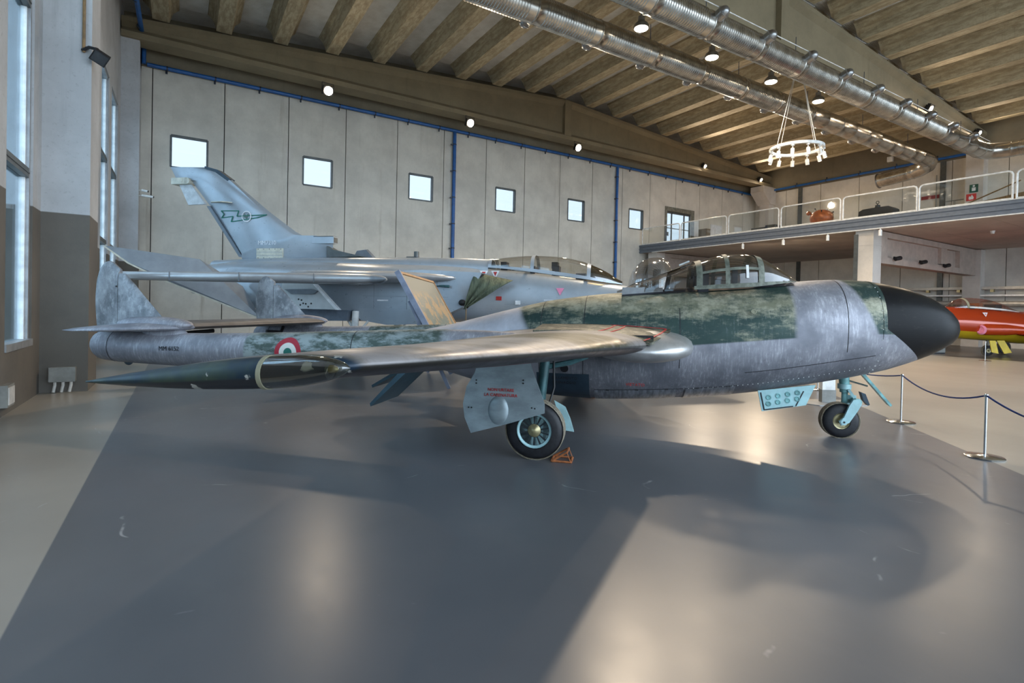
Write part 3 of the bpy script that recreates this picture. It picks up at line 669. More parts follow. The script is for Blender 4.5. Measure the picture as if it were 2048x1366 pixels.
# ================================================================== twin-boom jet
TH = math.radians(-44)
VJ = empty('twin_boom_jet', (5.028, 5.206, 0), TH, 'worn silver and green twin boom jet fighter with black nose', 'aircraft')
def jet_skin(name, kind='pod'):
    t = NT(name); x, y, z = t.xyz()
    n1 = t.noise(2.2, 5, .65); n2 = t.noise(7, 5, .7); ver = t.noise(3.5, 6, .8, (14, 5, 1.6)); hor = t.noise(2.6, 8, .72, (1.2, 2, 3)); fine = t.noise(40, 3, .7)
    sil = t.mix(t.step(n1, .3, .7), (.20,.205,.235), (.36,.36,.40))
    sil = t.mix(t.mul(t.step(ver, .46, .74), t.mul(t.step(n1, .38, .62), .75)), sil, (.76,.76,.82))
    sil = t.mix(t.mul(t.step(t.noise(5, 5, .75), .56, .74), .45), sil, (.10,.10,.12))
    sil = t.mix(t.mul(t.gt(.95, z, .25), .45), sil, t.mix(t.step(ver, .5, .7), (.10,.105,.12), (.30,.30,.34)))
    ay = t.math('ABSOLUTE', y)
    grn = t.mix(t.step(n1, .3, .7), (.018,.045,.042), (.035,.068,.058))
    lit_shoulder = t.step(t.math('ABSOLUTE', t.sub(z, 1.60)), .22, .02)          # shoulder band: rubbed paint plus warm light reflection painted into the colour
    wear_sheen = t.step(t.add(t.mul(hor, .85), t.add(t.mul(ver, .15), t.mul(lit_shoulder, .17))), .48, .70)
    grn = t.mix(t.mul(wear_sheen, .85), grn, t.mix(t.step(n2, .4, .6), (.26,.26,.18), (.46,.44,.33)))
    grn = t.mix(t.mul(t.step(ver, .56, .72), .35), grn, (.34,.36,.38))
    if kind == 'root':
        c = t.mix(t.step(n2, .45, .62), (.045,.05,.035), (.20,.185,.13)); mt = .1; r = .55
    elif kind == 'pod':
        pod = t.gt(1.2, ay)
        m1 = t.mul(t.gt(z, t.add(1.04, t.mul(x, .105)), .012), t.mul(t.gt(1.87, x, .035), t.gt(x, t.sub(-1.4, t.mul(t.sub(z, 1.53), .6)), .06)))
        m2 = t.mul(t.gt(x, t.sub(2.50, t.mul(t.sub(z, 1.9), .42)), .03), t.gt(z, 1.30, .01))
        mp = t.mul(pod, t.math('MAXIMUM', m1, m2))
        mb = t.mul(t.gt(ay, 1.2), t.mul(t.gt(x, -4.45, .02), t.gt(-1.95, x, .1)))
        bgrn = t.mix(t.step(hor, .42, .6), (.07,.10,.085), (.33,.38,.38))
        c = t.mix(mp, sil, grn); c = t.mix(mb, c, bgrn)
        bare = t.mul(pod, t.gt(t.sub(-1.4, t.mul(t.sub(z, 1.53), .6)), x, .06))
        c = t.mix(t.mul(bare, .75), c, t.mix(t.step(n1,.3,.7), (.50,.50,.55), (.62,.62,.68)))
        d = t.math('SQRT', t.add(t.math('POWER', t.add(x, 3.85), 2), t.math('POWER', t.sub(z, .93), 2)))
        side = t.gt(ay, 1.6, .01)
        c = t.mix(t.mul(side, t.gt(.175, d, .004)), c, (.42,.03,.05)); c = t.mix(t.mul(side, t.gt(.115, d, .004)), c, (.72,.72,.66)); c = t.mix(t.mul(side, t.gt(.055, d, .004)), c, (.02,.15,.12))
        mt = .34; r = t.add(.46, t.mul(t.step(n2, .3, .7), .16))
    else:
        wv = t.add(ay, t.mul(t.sub(n1, .5), .5))
        b = t.mul(t.gt(wv, 2.3, .2), t.gt(3.6, wv, .2))
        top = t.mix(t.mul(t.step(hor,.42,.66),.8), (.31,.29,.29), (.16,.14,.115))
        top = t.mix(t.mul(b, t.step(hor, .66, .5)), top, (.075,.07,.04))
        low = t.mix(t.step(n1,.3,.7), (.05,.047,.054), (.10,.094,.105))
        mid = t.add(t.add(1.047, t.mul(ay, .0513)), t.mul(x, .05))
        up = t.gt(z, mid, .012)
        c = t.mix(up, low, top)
        c = t.mix(t.gt(.012, t.math('ABSOLUTE', t.sub(z, mid)), .006), c, (.03,.028,.025))  # dark reflection line painted along the leading edge
        d = t.math('SQRT', t.add(t.math('POWER', t.add(x, 1.0), 2), t.math('POWER', t.sub(ay, 4.2), 2)))
        dn = t.sub(1, up)
        c = t.mix(t.mul(dn, t.gt(.46, d, .01)), c, (.24,.03,.06)); c = t.mix(t.mul(dn, t.gt(.31, d, .01)), c, (.55,.53,.50))
        tip = t.gt(ay, 5.69, .01)
        navy = t.mix(t.gt(z, t.add(1.37, t.mul(x, .0907)), .004), (.022,.026,.033), t.mix(t.step(n1,.4,.6), (.012,.03,.055), (.05,.075,.05)))
        c = t.mix(tip, c, navy)
        vo = t.n('ShaderNodeTexVoronoi'); vo.inputs['Scale'].default_value = 15; t.t.links.new(t.tc.outputs['Object'], vo.inputs['Vector'])
        fl = t.mul(t.step(t.add(vo.outputs[0], t.mul(t.sub(t.noise(60,3), .5), .4)), .30, .26), t.step(t.noise(5, 2), .44, .47))
        c = t.mix(t.mul(tip, fl), c, (.50,.50,.46))
        mt = .2; r = t.add(.34, t.mul(t.step(n2, .3, .7), .14))
    t.bump(fine, .06, .004)
    M[name] = t.done(c, r, mt)
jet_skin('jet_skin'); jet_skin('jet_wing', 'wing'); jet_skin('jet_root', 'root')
def radome_mat():
    t = NT('radome_black'); sc = t.noise(5, 5, .75, (1, 3, 6))
    c = t.mix(t.mul(t.step(sc, .55, .75), .5), (.008,.008,.009), (.05,.047,.043))
    t.b.inputs['Specular IOR Level'].default_value = .09; M['radome'] = t.done(c, t.add(.24, t.mul(sc, .2)), 0)
radome_mat()

def interp(tab, x):
    if x <= tab[0][0]: return tab[0][1]
    for (a, u), (b, v) in zip(tab, tab[1:]):
        if x <= b:
            k = (x-a)/(b-a); return u + (v-u)*k
    return tab[-1][1]
def smooth_tab(tab):                      # Catmull-Rom resampling for soft outlines
    out = []
    for i in range(len(tab)-1):
        p0 = tab[max(i-1,0)]; p1 = tab[i]; p2 = tab[i+1]; p3 = tab[min(i+2,len(tab)-1)]
        for q in range(6):
            t = q/6
            f = lambda a, b, c, d: .5*((2*b)+(-a+c)*t+(2*a-5*b+4*c-d)*t*t+(-a+3*b-3*c+d)*t**3)
            out.append((p1[0]+(p2[0]-p1[0])*t, f(p0[1], p1[1], p2[1], p3[1])))
    return out + [tab[-1]]
TOP = smooth_tab([(-3.1,1.13),(-2.42,1.26),(-1.9,1.40),(-1.44,1.52),(-1.02,1.62),(-.48,1.70),(0,1.75),(.6,1.80),(1.2,1.84),(1.7,1.88),(2.07,1.91),(2.4,1.935),(2.69,1.93),(2.96,1.90),(3.23,1.84),(3.5,1.74),(3.71,1.61),(3.82,1.48),(3.87,1.36)])
BOT = smooth_tab([(-3.1,.72),(-2.5,.60),(-1.9,.46),(-1.2,.37),(-.43,.335),(.33,.375),(.93,.43),(1.51,.51),(2.07,.62),(2.6,.735),(3.0,.84),(3.3,.95),(3.55,1.06),(3.75,1.18),(3.84,1.27),(3.87,1.36)])
HW = smooth_tab([(-3.1,.21),(-2.4,.40),(-1.6,.60),(-.8,.74),(0,.81),(.8,.83),(1.6,.81),(2.2,.75),(2.7,.65),(3.1,.525),(3.4,.40),(3.65,.27),(3.8,.13),(3.87,.012)])
def pod_ring(s, n=40, grow=0):
    t, b, w_ = interp(TOP, s)+grow, interp(BOT, s)-grow, interp(HW, s)+grow; c = (t+b)/2; h = (t-b)/2
    R = []
    for j in range(n):
        a = 2*PI*j/n; ca, sa = math.cos(a), math.sin(a); e = .86
        R.append((s, w_*math.copysign(abs(ca)**e, ca), c + max(h, .004)*math.copysign(abs(sa)**e, sa)))
    return R
ss = [-3.1+.12*i for i in range(58)] + [3.8, 3.84, 3.87]
ss = sorted(set(round(s, 3) for s in ss if s <= 3.87))
pod_b = MB().loft([pod_ring(s) for s in ss])
me_ = pod_b.mesh('pod', True, 60); bm_ = bmesh.new(); bm_.from_mesh(me_)
for co, no in (((2.85,0,0), (1,0,0)), ((2.92,0,1.31), (1,0,1.35))):
    bmesh.ops.bisect_plane(bm_, geom=list(bm_.verts)+list(bm_.edges)+list(bm_.faces), plane_co=co, plane_no=no)
bmesh.ops.remove_doubles(bm_, verts=bm_.verts, dist=.0015); bm_.to_mesh(me_); bm_.free()
def pick(name, mat, keep):
    m = me_.copy(); m.name = name; bm = bmesh.new(); bm.from_mesh(m)
    bmesh.ops.delete(bm, geom=[f for f in bm.faces if not keep(f.calc_center_median())], context='FACES')
    bm.to_mesh(m); bm.free()
    for q in m.polygons: q.use_smooth = True
    return link(name, m, mat, VJ)
is_rad = lambda c: c.x > 2.85 and c.x + 1.35*c.z > 2.92+1.35*1.31
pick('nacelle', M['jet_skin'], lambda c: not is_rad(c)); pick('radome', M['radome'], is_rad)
for j_, s0_, s1_ in ((50, -.36, 1.30), (46, 1.35, 2.75)):
    MB().tube([pod_ring(s0_+(s1_-s0_)*i/16, 80, .001)[j_] for i in range(17)], .004, 6).build('belly_seam', M['text_dark'], VJ)
for s_ in (-.2, .15, .5, .85, 1.2):
    q_ = Vector(pod_ring(s_, 80, .0)[50]); MB().obox(q_, (.04, .012, .02), Matrix.Identity(3)).build('latch', M['black'], VJ, False)
# raised joint strips
def band(s0, s1, g, name, mat, a0=0, a1=40):
    rr = [pod_ring(s, 40, g) for s in (s0, s1)]
    idx = [j % 40 for j in range(a0, a1+1)]
    MB().loft([[r[j] for j in idx] for r in rr], False, False, False).build(name, mat, VJ)
band(2.81, 2.85, .004, 'radome_band', M['jet_skin'], -1, 21)
for s, a0, a1 in ((2.42,-2,22), (-.5,-4,24), (-1.05,-4,24), (.62,16,22)): band(s, s+.008, .002, 'panel_seam', M['text_dark'], a0, a1)
# rivet rows along nose joint and belly line
rv = MB()
for k in range(16):
    p = pod_ring(2.875, 40, .006)[(18+k*2//3) % 40]
for j in range(14, 30):
    p = Vector(pod_ring(2.80, 40, .003)[j]); rv.lathe([(0,.006),(.004,.004)], p, (0, -1 if p.y < 0 else 1, .3), 6)
for k in range(40):
    s = .7+.055*k; p = Vector(pod_ring(s, 40, .002)[25]); rv.lathe([(0,.005),(.004,.003)], p, (0,-1,-.3), 6)
o = rv.build('rivets', M['white_metal'], VJ); o['kind'] = 'stuff'
# belly panels and markings
def side_strip(s0, s1, j0, j1, name, mat, g=.006):
    rows = []
    n = max(2, int(abs(s1-s0)/.1)+1)
    for i in range(n): rows.append([pod_ring(s0+(s1-s0)*i/(n-1), 80, g)[j] for j in range(j0, j1+1)])
    return MB().loft(rows, False, False, False).build(name, mat, VJ)
side_strip(-.36, .62, 50, 59, 'belly_panel', plain('panel_silver', (.36,.38,.42), .35, .6, .4, 5, (6,1,1)))
side_strip(.72, 1.28, 50, 59, 'belly_panel', M['panel_silver'])
side_strip(-1.08, -.42, 45, 60, 'bay_panel', M['bay_blue'])
for k in range(2): side_strip(.02-.01*k, .24+.01*k, 51+k, 51+k+1, 'red_stencil', M['paint_red'], .009) if False else None
put_text('VIETATO', .055, M['paint_red'], VJ, (.13, -.745, .62), (1,0,0), (0,-.45,.9))
put_text('SPILLAMENTO', .05, M['text_dark'], VJ, (-.72, -.735, .66), (1,0,0), (0,-.42,.9)); put_text('DRENAGGIO', .05, M['text_dark'], VJ, (-.72, -.712, .60), (1,0,0), (0,-.42,.9))
MB().lathe([(0,.05),(.006,.05)], (-.72,-.755,.78), (0,-.92,-.38), 16).build('drain_hole', M['black'], VJ)
MB().lathe([(0,.03),(.008,.03),(.009,.02),(.004,.017),(.004,.0)], (1.42,-.79,1.52), (0,-.9,.4), 16).build('filler_cap', M['khaki'], VJ)

# ---- canopy
CT = smooth_tab([(-.14,1.75),(.1,1.86),(.46,1.99),(.93,2.165),(1.17,2.225),(1.38,2.245),(1.62,2.19),(1.85,2.06),(2.07,1.915)])
CS = smooth_tab([(-.14,1.735),(.4,1.75),(.83,1.775),(1.47,1.815),(1.89,1.875),(2.07,1.905)])
CW = smooth_tab([(-.14,.10),(.2,.34),(.6,.50),(1.0,.56),(1.4,.55),(1.7,.45),(1.95,.26),(2.07,.10)])
def can_pt(s, a, g=0):
    t, b, w_ = interp(CT, s), interp(CS, s), interp(CW, s)
    sa = math.sin(a); ca = math.cos(a)
    e = .72
    return (s, (w_+g)*math.copysign(abs(ca)**e, ca), b + (t-b+g)*abs(sa)**e)
def can_ring(s, n=20, g=0, a0=0, a1=PI): return [can_pt(s, a0+(a1-a0)*j/n, g) for j in range(n+1)]
def can_patch(s0, s1, a0, a1, g, name, mat, parent, ns=None):
    ns = ns or max(2, int((s1-s0)/.06)); n = max(2, int((a1-a0)/PI*24))
    m = MB()
    outer = [can_ring(s0+(s1-s0)*i/ns, n, g, a0, a1) for i in range(ns+1)]
    return m.loft(outer, False, False, False).build(name, mat, parent)
CAN = can_patch(-.12, 2.06, 0, PI, 0, 'canopy', M['canopy_glass'], VJ, 40)
plain('canopy_frame', (.15,.16,.125), .6, .1, .35, 14)
def frame_band(s0, s1, a0=0, a1=PI, g=.012): can_patch(s0, s1, a0, a1, g, 'canopy_frame', M['canopy_frame'], CAN, 3 if s1-s0 < .3 else None)
for s0, s1 in ((.825,.895), (1.15,1.20), (1.525,1.595)): frame_band(s0, s1)
for side in (0, 1):
    a = (.36, .45) if side == 0 else (PI-.45, PI-.36)
    frame_band(.825, 1.595, *a)
    a = (0, .05) if side == 0 else (PI-.05, PI)
    frame_band(.80, 2.05, *a)
frame_band(1.6, 2.05, PI/2-.10, PI/2+.10); frame_band(-.12, .8, PI/2-.25, PI/2+.25, .008)
for s in (.12, .42, 1.38):
    for sd in (1,): can_patch(s, s+.03, PI-.5, PI-.14, .016, 'handle_strip', M['white_metal'], CAN, 2)
MB().tube([(.66,-.12,2.10), (.78,-.15,2.15)], .012, 6).build('aerial', M['white_metal'], VJ)
# cockpit inside
for sd in (-.27, .27):
    MB().box((.86, sd-.16, 1.6), (.98, sd+.16, 1.98)).box((.84, sd-.11, 1.95), (.94, sd+.11, 2.08)).build('seat', M['seat_dark'], VJ, False)
MB().tube([(.5,0,1.7),(.55,.0,2.0),(.75,0,2.1)], .03, 8).build('roll_bar', M['seat_dark'], VJ)
MB().box((1.5,-.38,1.7), (1.72,.38,1.95)).box((1.32,-.05,1.7), (1.38,.02,2.05)).build('instrument_panel', M['seat_dark'], VJ, False)
MB().box((-.05,-.35,1.70), (.45,.35,1.80)).build('equipment_tray', M['frame_grey'], VJ, False)
side_strip(-.05, 1.95, 14, 26, 'cockpit_well', M['seat_dark'], .006)

# ---- wings
def foil(xle, xte, y, zc, th, n=22, zte=None):
    R = []; c = xle-xte; zte = zc if zte is None else zte
    def half(t): return th/.12*.6*(.2969*math.sqrt(t)-.126*t-.3516*t*t+.2843*t**3-.1015*t**4)
    for j in range(n):
        t = .5*(1-math.cos(PI*j/n)); R.append((xle-c*t, y, zc+(zte-zc)*t+half(t)*1.08))
    for j in range(n):
        t = .5*(1-math.cos(PI*(n-j)/n)); R.append((xle-c*t, y, zc+(zte-zc)*t-half(t)*.85))
    return R
WST = [(.55, .16, -2.45, 1.13, .34, 1.05), (1.2, .16, -2.33, 1.13, .33, 1.06), (1.42, .20, -2.29, 1.135, .31, 1.06), (1.6, .22, -2.27, 1.145, .29, 1.06), (2.1, .10, -2.22, 1.165, .26, 1.08), (3.2, -.17, -2.10, 1.205, .205, 1.12), (4.4, -.46, -1.96, 1.25, .155, 1.165), (5.2, -.66, -1.86, 1.29, .12, 1.20), (5.68, -.80, -1.81, 1.309, .097, 1.22), (5.73, -.9, -1.78, 1.30, .06, 1.222)]
plain('lip_silver', (.52,.51,.50), .32, .6, .15, 5)
def root_pt(u, v):        # u 0 front .. 1 rear, v 0 inboard .. 1 outboard
    l = .75 + .70*v
    xf = .52 - .03*v - .23*v**2.5; zf = 1.305 - .05*v - .09*v**2
    return (xf + (-1.0-xf)*u, l, zf + (1.335-.05*v-zf)*math.sin(min(1, u*1.6)*PI/2) - .04*max(0, u-.6))
for sd in (-1, 1):
    rings = [foil(a, b, sd*y, z, th, 22, zt) for y, a, b, z, th, zt in WST]
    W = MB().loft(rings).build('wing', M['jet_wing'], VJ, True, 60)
    # spindle shaped tip with clear lamp cover on its nose
    TPR = smooth_tab([(-1.80,.003),(-1.74,.010),(-1.62,.022),(-1.42,.038),(-1.25,.047),(-1.10,.0505),(-.98,.048),(-.90,.038),(-.85,.026),(-.822,.012),(-.815,.003)])
    def tip_ring(s, k=1, g=0):
        zc = 1.22 + (s+1.79)/.97*.088; r = interp(TPR, s)*k+g
        return [(s, sd*5.77+r*1.0*math.cos(2*PI*j/24), zc+r*math.sin(2*PI*j/24)) for j in range(24)]
    MB().loft([tip_ring(s, .93 if s > -1.07 else 1) for s in [-1.80+.02*i for i in range(47)]]).build('tip_fairing', M['jet_wing'], W)
    MB().loft([tip_ring(s, 1.03) for s in [-1.09+.0138*i for i in range(21)]]).build('tip_lamp_cover', M['lens_glass'], W)
    MB().loft([tip_ring(s, 1.05, .001) for s in (-1.10,-1.085)]).build('cover_ring', M['khaki'], W)
    MB().ellipsoid((-.88, sd*5.77, 1.303), (.03,.014,.014), 10, 6).build('tip_lamp', M['brass'], W)
    # intake lip
    lipr = []
    for y, xf, xr, z, h in ((.70,.72,-.35,1.13,.19), (.92,.76,-.4,1.13,.19), (1.10,.74,-.4,1.12,.18), (1.26,.66,-.35,1.105,.155), (1.38,.53,-.2,1.09,.11), (1.45,.36,-.1,1.08,.05), (1.47,.2,0,1.08,.01)):
        lipr.append([((xf+xr)/2+(xf-xr)/2*math.cos(2*PI*j/24), sd*y, z-.02+h*math.copysign(abs(math.sin(2*PI*j/24))**.85, math.sin(2*PI*j/24))) for j in range(24)])
    MB().loft(lipr).build('intake_lip', M['lip_silver'], W)
    # upper root skin with red walk lines, cut off square over the dark intake slot
    g0 = [[(lambda q: (q[0], sd*q[1], q[2]))(root_pt(i/10, j/10)) for i in range(11)] for j in range(11)]
    g1 = [[(x_, y_, z_-.028) for x_, y_, z_ in r] for r in g0]
    m_ = MB(); m_.loft([r0 + list(reversed(r1)) for r0, r1 in zip(g0, g1)]); m_.build('root_panel', M['jet_root'], W, True, 40)
    def red(u0, v0, u1, v1, wd):
        k = 6; m = MB()
        for i in range(k):
            q0, q1 = [root_pt(u0+(u1-u0)*t/k, v0+(v1-v0)*t/k) for t in (i, i+1)]
            m.bar((q0[0], sd*q0[1], q0[2]+.003), (q1[0], sd*q1[1], q1[2]+.003), wd, .006)
        m.build('walk_line', M['paint_red'], W, False)
    red(.035,.15,.06,.98,.022); red(.03,.12,.45,.08,.012); red(.34,.1,.36,1,.018); red(.42,.1,.44,1,.018)
    MB().box((-.05, sd*.74, 1.08), (.30, sd*1.36, 1.24)).build('intake_throat', M['black'], W, False)
    MB().tube([(.36,sd*1.0,1.12),(.42,sd*1.15,1.16),(.30,sd*1.33,1.12)], .016, 6).build('splitter_rod', M['steel'], W)
    # booms
    BM = smooth_tab([(-6.84,.05),(-6.81,.12),(-6.72,.185),(-6.45,.205),(-5.9,.208),(-5.0,.212),(-4.0,.22),(-3.0,.225),(-2.0,.22),(-1.2,.18),(-.7,.06)])
    BZ = smooth_tab([(-6.84,.92),(-6.45,.905),(-5.4,.895),(-4.0,.935),(-3.0,.98),(-2.0,1.03),(-.7,1.07)])
    bx = [-6.84,-6.82,-6.8,-6.76,-6.7] + [-6.6+.2*i for i in range(30)]
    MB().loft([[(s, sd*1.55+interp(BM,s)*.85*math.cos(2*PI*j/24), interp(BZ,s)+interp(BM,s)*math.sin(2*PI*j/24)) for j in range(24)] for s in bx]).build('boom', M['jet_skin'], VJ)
    for s in (-6.46, -3.05):
        r0 = interp(BM, s)+.003; MB().loft([[(s+q, sd*1.55+r0*.85*math.cos(2*PI*j/24), interp(BZ,s)+r0*math.sin(2*PI*j/24)) for j in range(24)] for q in (0,.01)], False, False).build('panel_seam', M['text_dark'], VJ)
    # fin and rudder, both skinned from one aerofoil surface
    if 'fin_skin' not in M:
        t = NT('fin_skin'); a = t.noise(2.6, 5, .7, (1,1,.8)); b = t.noise(9, 5, .7, (1.6,1,1))
        c = t.mix(t.step(a, .38, .62), (.15,.16,.175), (.34,.35,.37)); c = t.mix(t.mul(t.step(b, .5, .7), .55), c, (.52,.53,.55))
        M['fin_skin'] = t.done(c, .48, .35)
    TEz = smooth_tab([(1.0,-6.79),(1.23,-6.82),(1.5,-6.84),(1.76,-6.82),(1.90,-6.775),(1.97,-6.72),(2.0,-6.68),(2.015,-6.62)])
    LEz = smooth_tab([(1.0,-5.60),(1.29,-5.78),(1.48,-5.98),(1.70,-6.20),(1.83,-6.335),(1.92,-6.435),(1.98,-6.52),(2.0,-6.56),(2.015,-6.60)])
    HXv = -6.44
    def blade(name, part):
        zs = [1.0+.05*i for i in range(19)] + [1.93,1.96,1.98,1.995,2.005,2.012]; rows = []
        for z in zs:
            te, le = interp(TEz, z), interp(LEz, z); hx = min(HXv, le-.012) if z < 1.87 else le-.012
            x0, x1 = (hx+.004, le) if part == 'fin' else (te, hx-.004)
            if part == 'fin' and z > 1.87: continue
            def th(x):
                f = (x-te)/max(le-te, 1e-4); return .047*min(1, (2.03-z)/.25)**.5*(max(0, 4*f*(1-f))**.6)*(1-.25*(1-f)) + .0015
            n = 9; xs = [x0+(x1-x0)*j/n for j in range(n+1)]
            rows.append([(x, sd*1.55+th(x), z) for x in xs] + [(x, sd*1.55-th(x), z) for x in reversed(xs)])
        return MB().loft(rows).build(name, M['fin_skin'], VJ, True, 50)
    FN = blade('fin', 'fin'); RD = blade('rudder', 'rudder')
    MB().cyl((-6.45, sd*1.55+sd*.05, 1.68), (-6.45, sd*1.55+sd*.055, 1.68), .012, None, 10).build('hinge_hole', M['black'], FN)
    # fairing at the fin foot
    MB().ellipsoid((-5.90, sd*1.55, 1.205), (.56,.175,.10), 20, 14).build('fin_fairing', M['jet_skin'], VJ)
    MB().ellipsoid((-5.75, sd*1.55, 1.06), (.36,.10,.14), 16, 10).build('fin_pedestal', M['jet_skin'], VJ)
    # outer stub of the tailplane
    rg = [foil(-5.34, -6.62, sd*1.5, 1.175, .12, 12), foil(-5.55, -6.64, sd*1.75, 1.165, .10, 12), foil(-5.95, -6.66, sd*1.98, 1.145, .07, 12), foil(-6.45, -6.68, sd*2.10, 1.125, .02, 12)]
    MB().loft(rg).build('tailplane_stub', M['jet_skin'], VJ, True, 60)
    MB().ellipsoid((-6.30, sd*1.55, .72), (.07,.03,.06), 12, 8).build('tail_bumper', M['bay_blue'], VJ)
MB().loft([foil(-5.36, -6.64, y, 1.185, .12, 14) for y in (-1.5, 0, 1.5)]).build('tailplane', plain('tailplane_grey', (.11,.10,.095), .5, .2, .2, 4), VJ, True, 60)
MB().tube([(-6.0,.75,1.02),(-5.9,1.0,1.0),(-6.0,1.2,1.08)], .03, 8).tube([(-6.1,-.9,1.05),(-5.95,-.5,1.08)], .03, 8).build('balance_horn', M['black'], VJ)
put_text('MM 6152', .078, M['text_dark'], VJ, (-5.50, -1.735, .915), (1,0,.02), (0,-.05,1))

# ---- landing gear
plain('teal_dark', (.05,.13,.14), .4, .2, .3, 9)
plain('hub_dark', (.012,.02,.025), .6)
def wheel(parent, c, r, wd, rim, ax=(0,1,0), spokes=True):
    c = Vector(c); a = Vector(ax); m = MB()
    pr = []
    for k in range(13):
        q = PI*k/12; pr.append((-wd/2*math.cos(q), rim + (r-rim)*(math.sin(q)**.55 if 0 < k < 12 else 0)))
    m.lathe(pr, c, a, 36, False); T_ = m.build('tyre', M['rubber'], parent)
    tr = MB()
    for k in range(5):
        o_ = -wd*.3+wd*.15*k; tr.lathe([(o_-.008, r-.004), (o_-.004, r+.003), (o_+.004, r+.003), (o_+.008, r-.004)], c, a, 36, False)
    tr.build('tread', M['tread'], T_)
    H = MB().lathe([(-wd*.36, rim+.006), (-wd*.40, rim), (-wd*.36, rim-.02), (-wd*.28, rim-.03), (-wd*.28, .03), (wd*.28, .03), (wd*.28, rim-.03), (wd*.36, rim)], c, a, 32).build('hub', M['brass'] if not spokes else M['hub_dark'], parent)
    if spokes:
        MB().lathe([(-wd*.41, rim-.004), (-wd*.42, rim-.012), (-wd*.38, rim-.030), (-wd*.30, rim-.034)], c, a, 32, False).build('rim_ring', M['teal_pale'], H)
        for k in range(14):
            q = 2*PI*k/14; e = Vector((math.cos(q), 0, math.sin(q)))
            e2 = Vector((-math.sin(q), 0, math.cos(q))); MB().prism([(.38,-.052),(.80,-.125),(.80,.125),(.38,.052)], lambda u, v: c - a*wd*.28 + e*rim*u + e2*rim*v, lambda u, v: c - a*wd*.36 + e*rim*u + e2*rim*v).build('spoke', M['teal_pale'], H, False)
    MB().lathe([(0, rim*.36), (.02, rim*.36), (.03, rim*.26), (.045, rim*.12), (.05, 0)], c - a*wd*.28, -a, 18).build('hub_cap', M['brass'], H)
    return T_
for sd in (-1, 1):
    y = sd*1.98
    GR = empty('main_gear', (0,0,0)); GR.parent = VJ
    wheel(GR, (-.86, y, .295), .295, .21, .18, (0, 1 if sd < 0 else -1, 0))
    MB().cyl((-.86, y-sd*.16, .28), (-.80, y-sd*.2, 1.05), .045, .055).cyl((-.86, y, .28), (-.86, y-sd*.18, .28), .04).tube([(-.80,y-sd*.2,.9),(-.55,y-sd*.3,.95),(-.4,y-sd*.5,1.0)], .03, 8).build('strut', M['teal_dark'], GR)
    MB().tube([(-.72,y-sd*.22,1.0),(-.70,y-sd*.16,.7),(-.75,y-sd*.12,.5)], .012, 6).build('brake_hose', M['black'], GR)
    # outer door
    pts = [(-1.40,1.02),(-1.44,.86),(-1.52,.72),(-1.55,.55),(-1.53,.42),(-1.46,.27),(-1.1,.38),(-.735,.505),(-.74,.6),(-.80,.75),(-.87,.92),(-.90,1.02)]
    yd = y+sd*.26
    dr = MB().prism(pts, lambda a, b: (a, yd-sd*.018-sd*.10*(b-.27)*.5, b), lambda a, b: (a, yd-sd*.10*(b-.27)*.5, b)).build('gear_door', M['door_grey'], GR, False)
    MB().ellipsoid((-1.19, yd-sd*.02, .50), (.105,.035,.15), 16, 10).build('door_bulge', M['door_grey'], dr)
    if sd < 0:
        put_text('NON URTARE', .042, M['paint_red'], dr, (-1.17, yd+sd*.004-sd*.10*.20, .705), (1,0,0), (0,.05,1)); put_text('LA CARENATURA', .042, M['paint_red'], dr, (-1.17, yd+sd*.004-sd*.10*.18, .655), (1,0,0), (0,.05,1))
        for px, pz in ((-1.49,.52),(-1.46,.52),(-.86,.55),(-.83,.545),(-1.42,.76),(-1.42,.79),(-.95,.78),(-.95,.81)):
            MB().cyl((px, yd+sd*.003-sd*.05*(pz-.27), pz), (px, yd+sd*.006-sd*.05*(pz-.27), pz), .008, None, 8).build('screw', M['black'], dr)
    # inner door and bay door
    MB().prism([(-.70,.56),(-.585,.50),(-.53,.38),(-.49,.25),(-.60,.26)], lambda a, b: (a, y-sd*.20, b), lambda a, b: (a, y-sd*.18, b)).build('inner_door', M['teal_pale'], GR, False)
    # flaps
    for (xa, xb, ya, yb) in ((-2.15,-3.0,.62,1.28), (-1.95,-2.45,1.75,2.4)):
        MB().add([(xa, sd*ya, .98), (xa, sd*yb, .98), (xb, sd*yb, .50), (xb, sd*ya, .50), (xa-.05, sd*ya, 1.02), (xa-.05, sd*yb, 1.02), (xb-.01, sd*yb, .53), (xb-.01, sd*ya, .53)],
                 [(0,1,2,3),(4,7,6,5),(0,4,5,1),(1,5,6,2),(2,6,7,3),(3,7,4,0)]).build('flap', plain('flap_blue', (.05,.10,.13), .4, .3), VJ, False)
NG = empty('nose_gear', (0,0,0)); NG.parent = VJ
wheel(NG, (2.60, -.02, .215), .215, .17, .10, (0,1,0), False)
MB().cyl((2.66,.0,.56), (2.64,.0,.86), .055, .06).cyl((2.66,0,.42), (2.66,0,.58), .035).build('strut', M['teal'], NG)
MB().cyl((2.655,0,.60), (2.655,0,.66), .075).build('collar', M['teal_pale'], NG)
fk = [(2.575,.17),(2.66,.21),(2.75,.36),(2.79,.44),(2.77,.50),(2.70,.49),(2.66,.42),(2.60,.27),(2.55,.22)]
for sd in (-1, 1): MB().prism(fk, lambda a, b: (a, -.02+sd*.11, b), lambda a, b: (a, -.02+sd*.145, b)).build('fork', M['teal_pale'], NG, False)
MB().cyl((2.75,-.16,.46), (2.75,.12,.46), .045).build('pivot', M['teal'], NG); MB().cyl((2.60,-.175,.215), (2.60,-.16,.215), .035).build('axle_nut', M['teal_pale'], NG); MB().cyl((2.60,-.178,.215), (2.60,-.176,.215), .012).build('axle_hole', M['black'], NG)
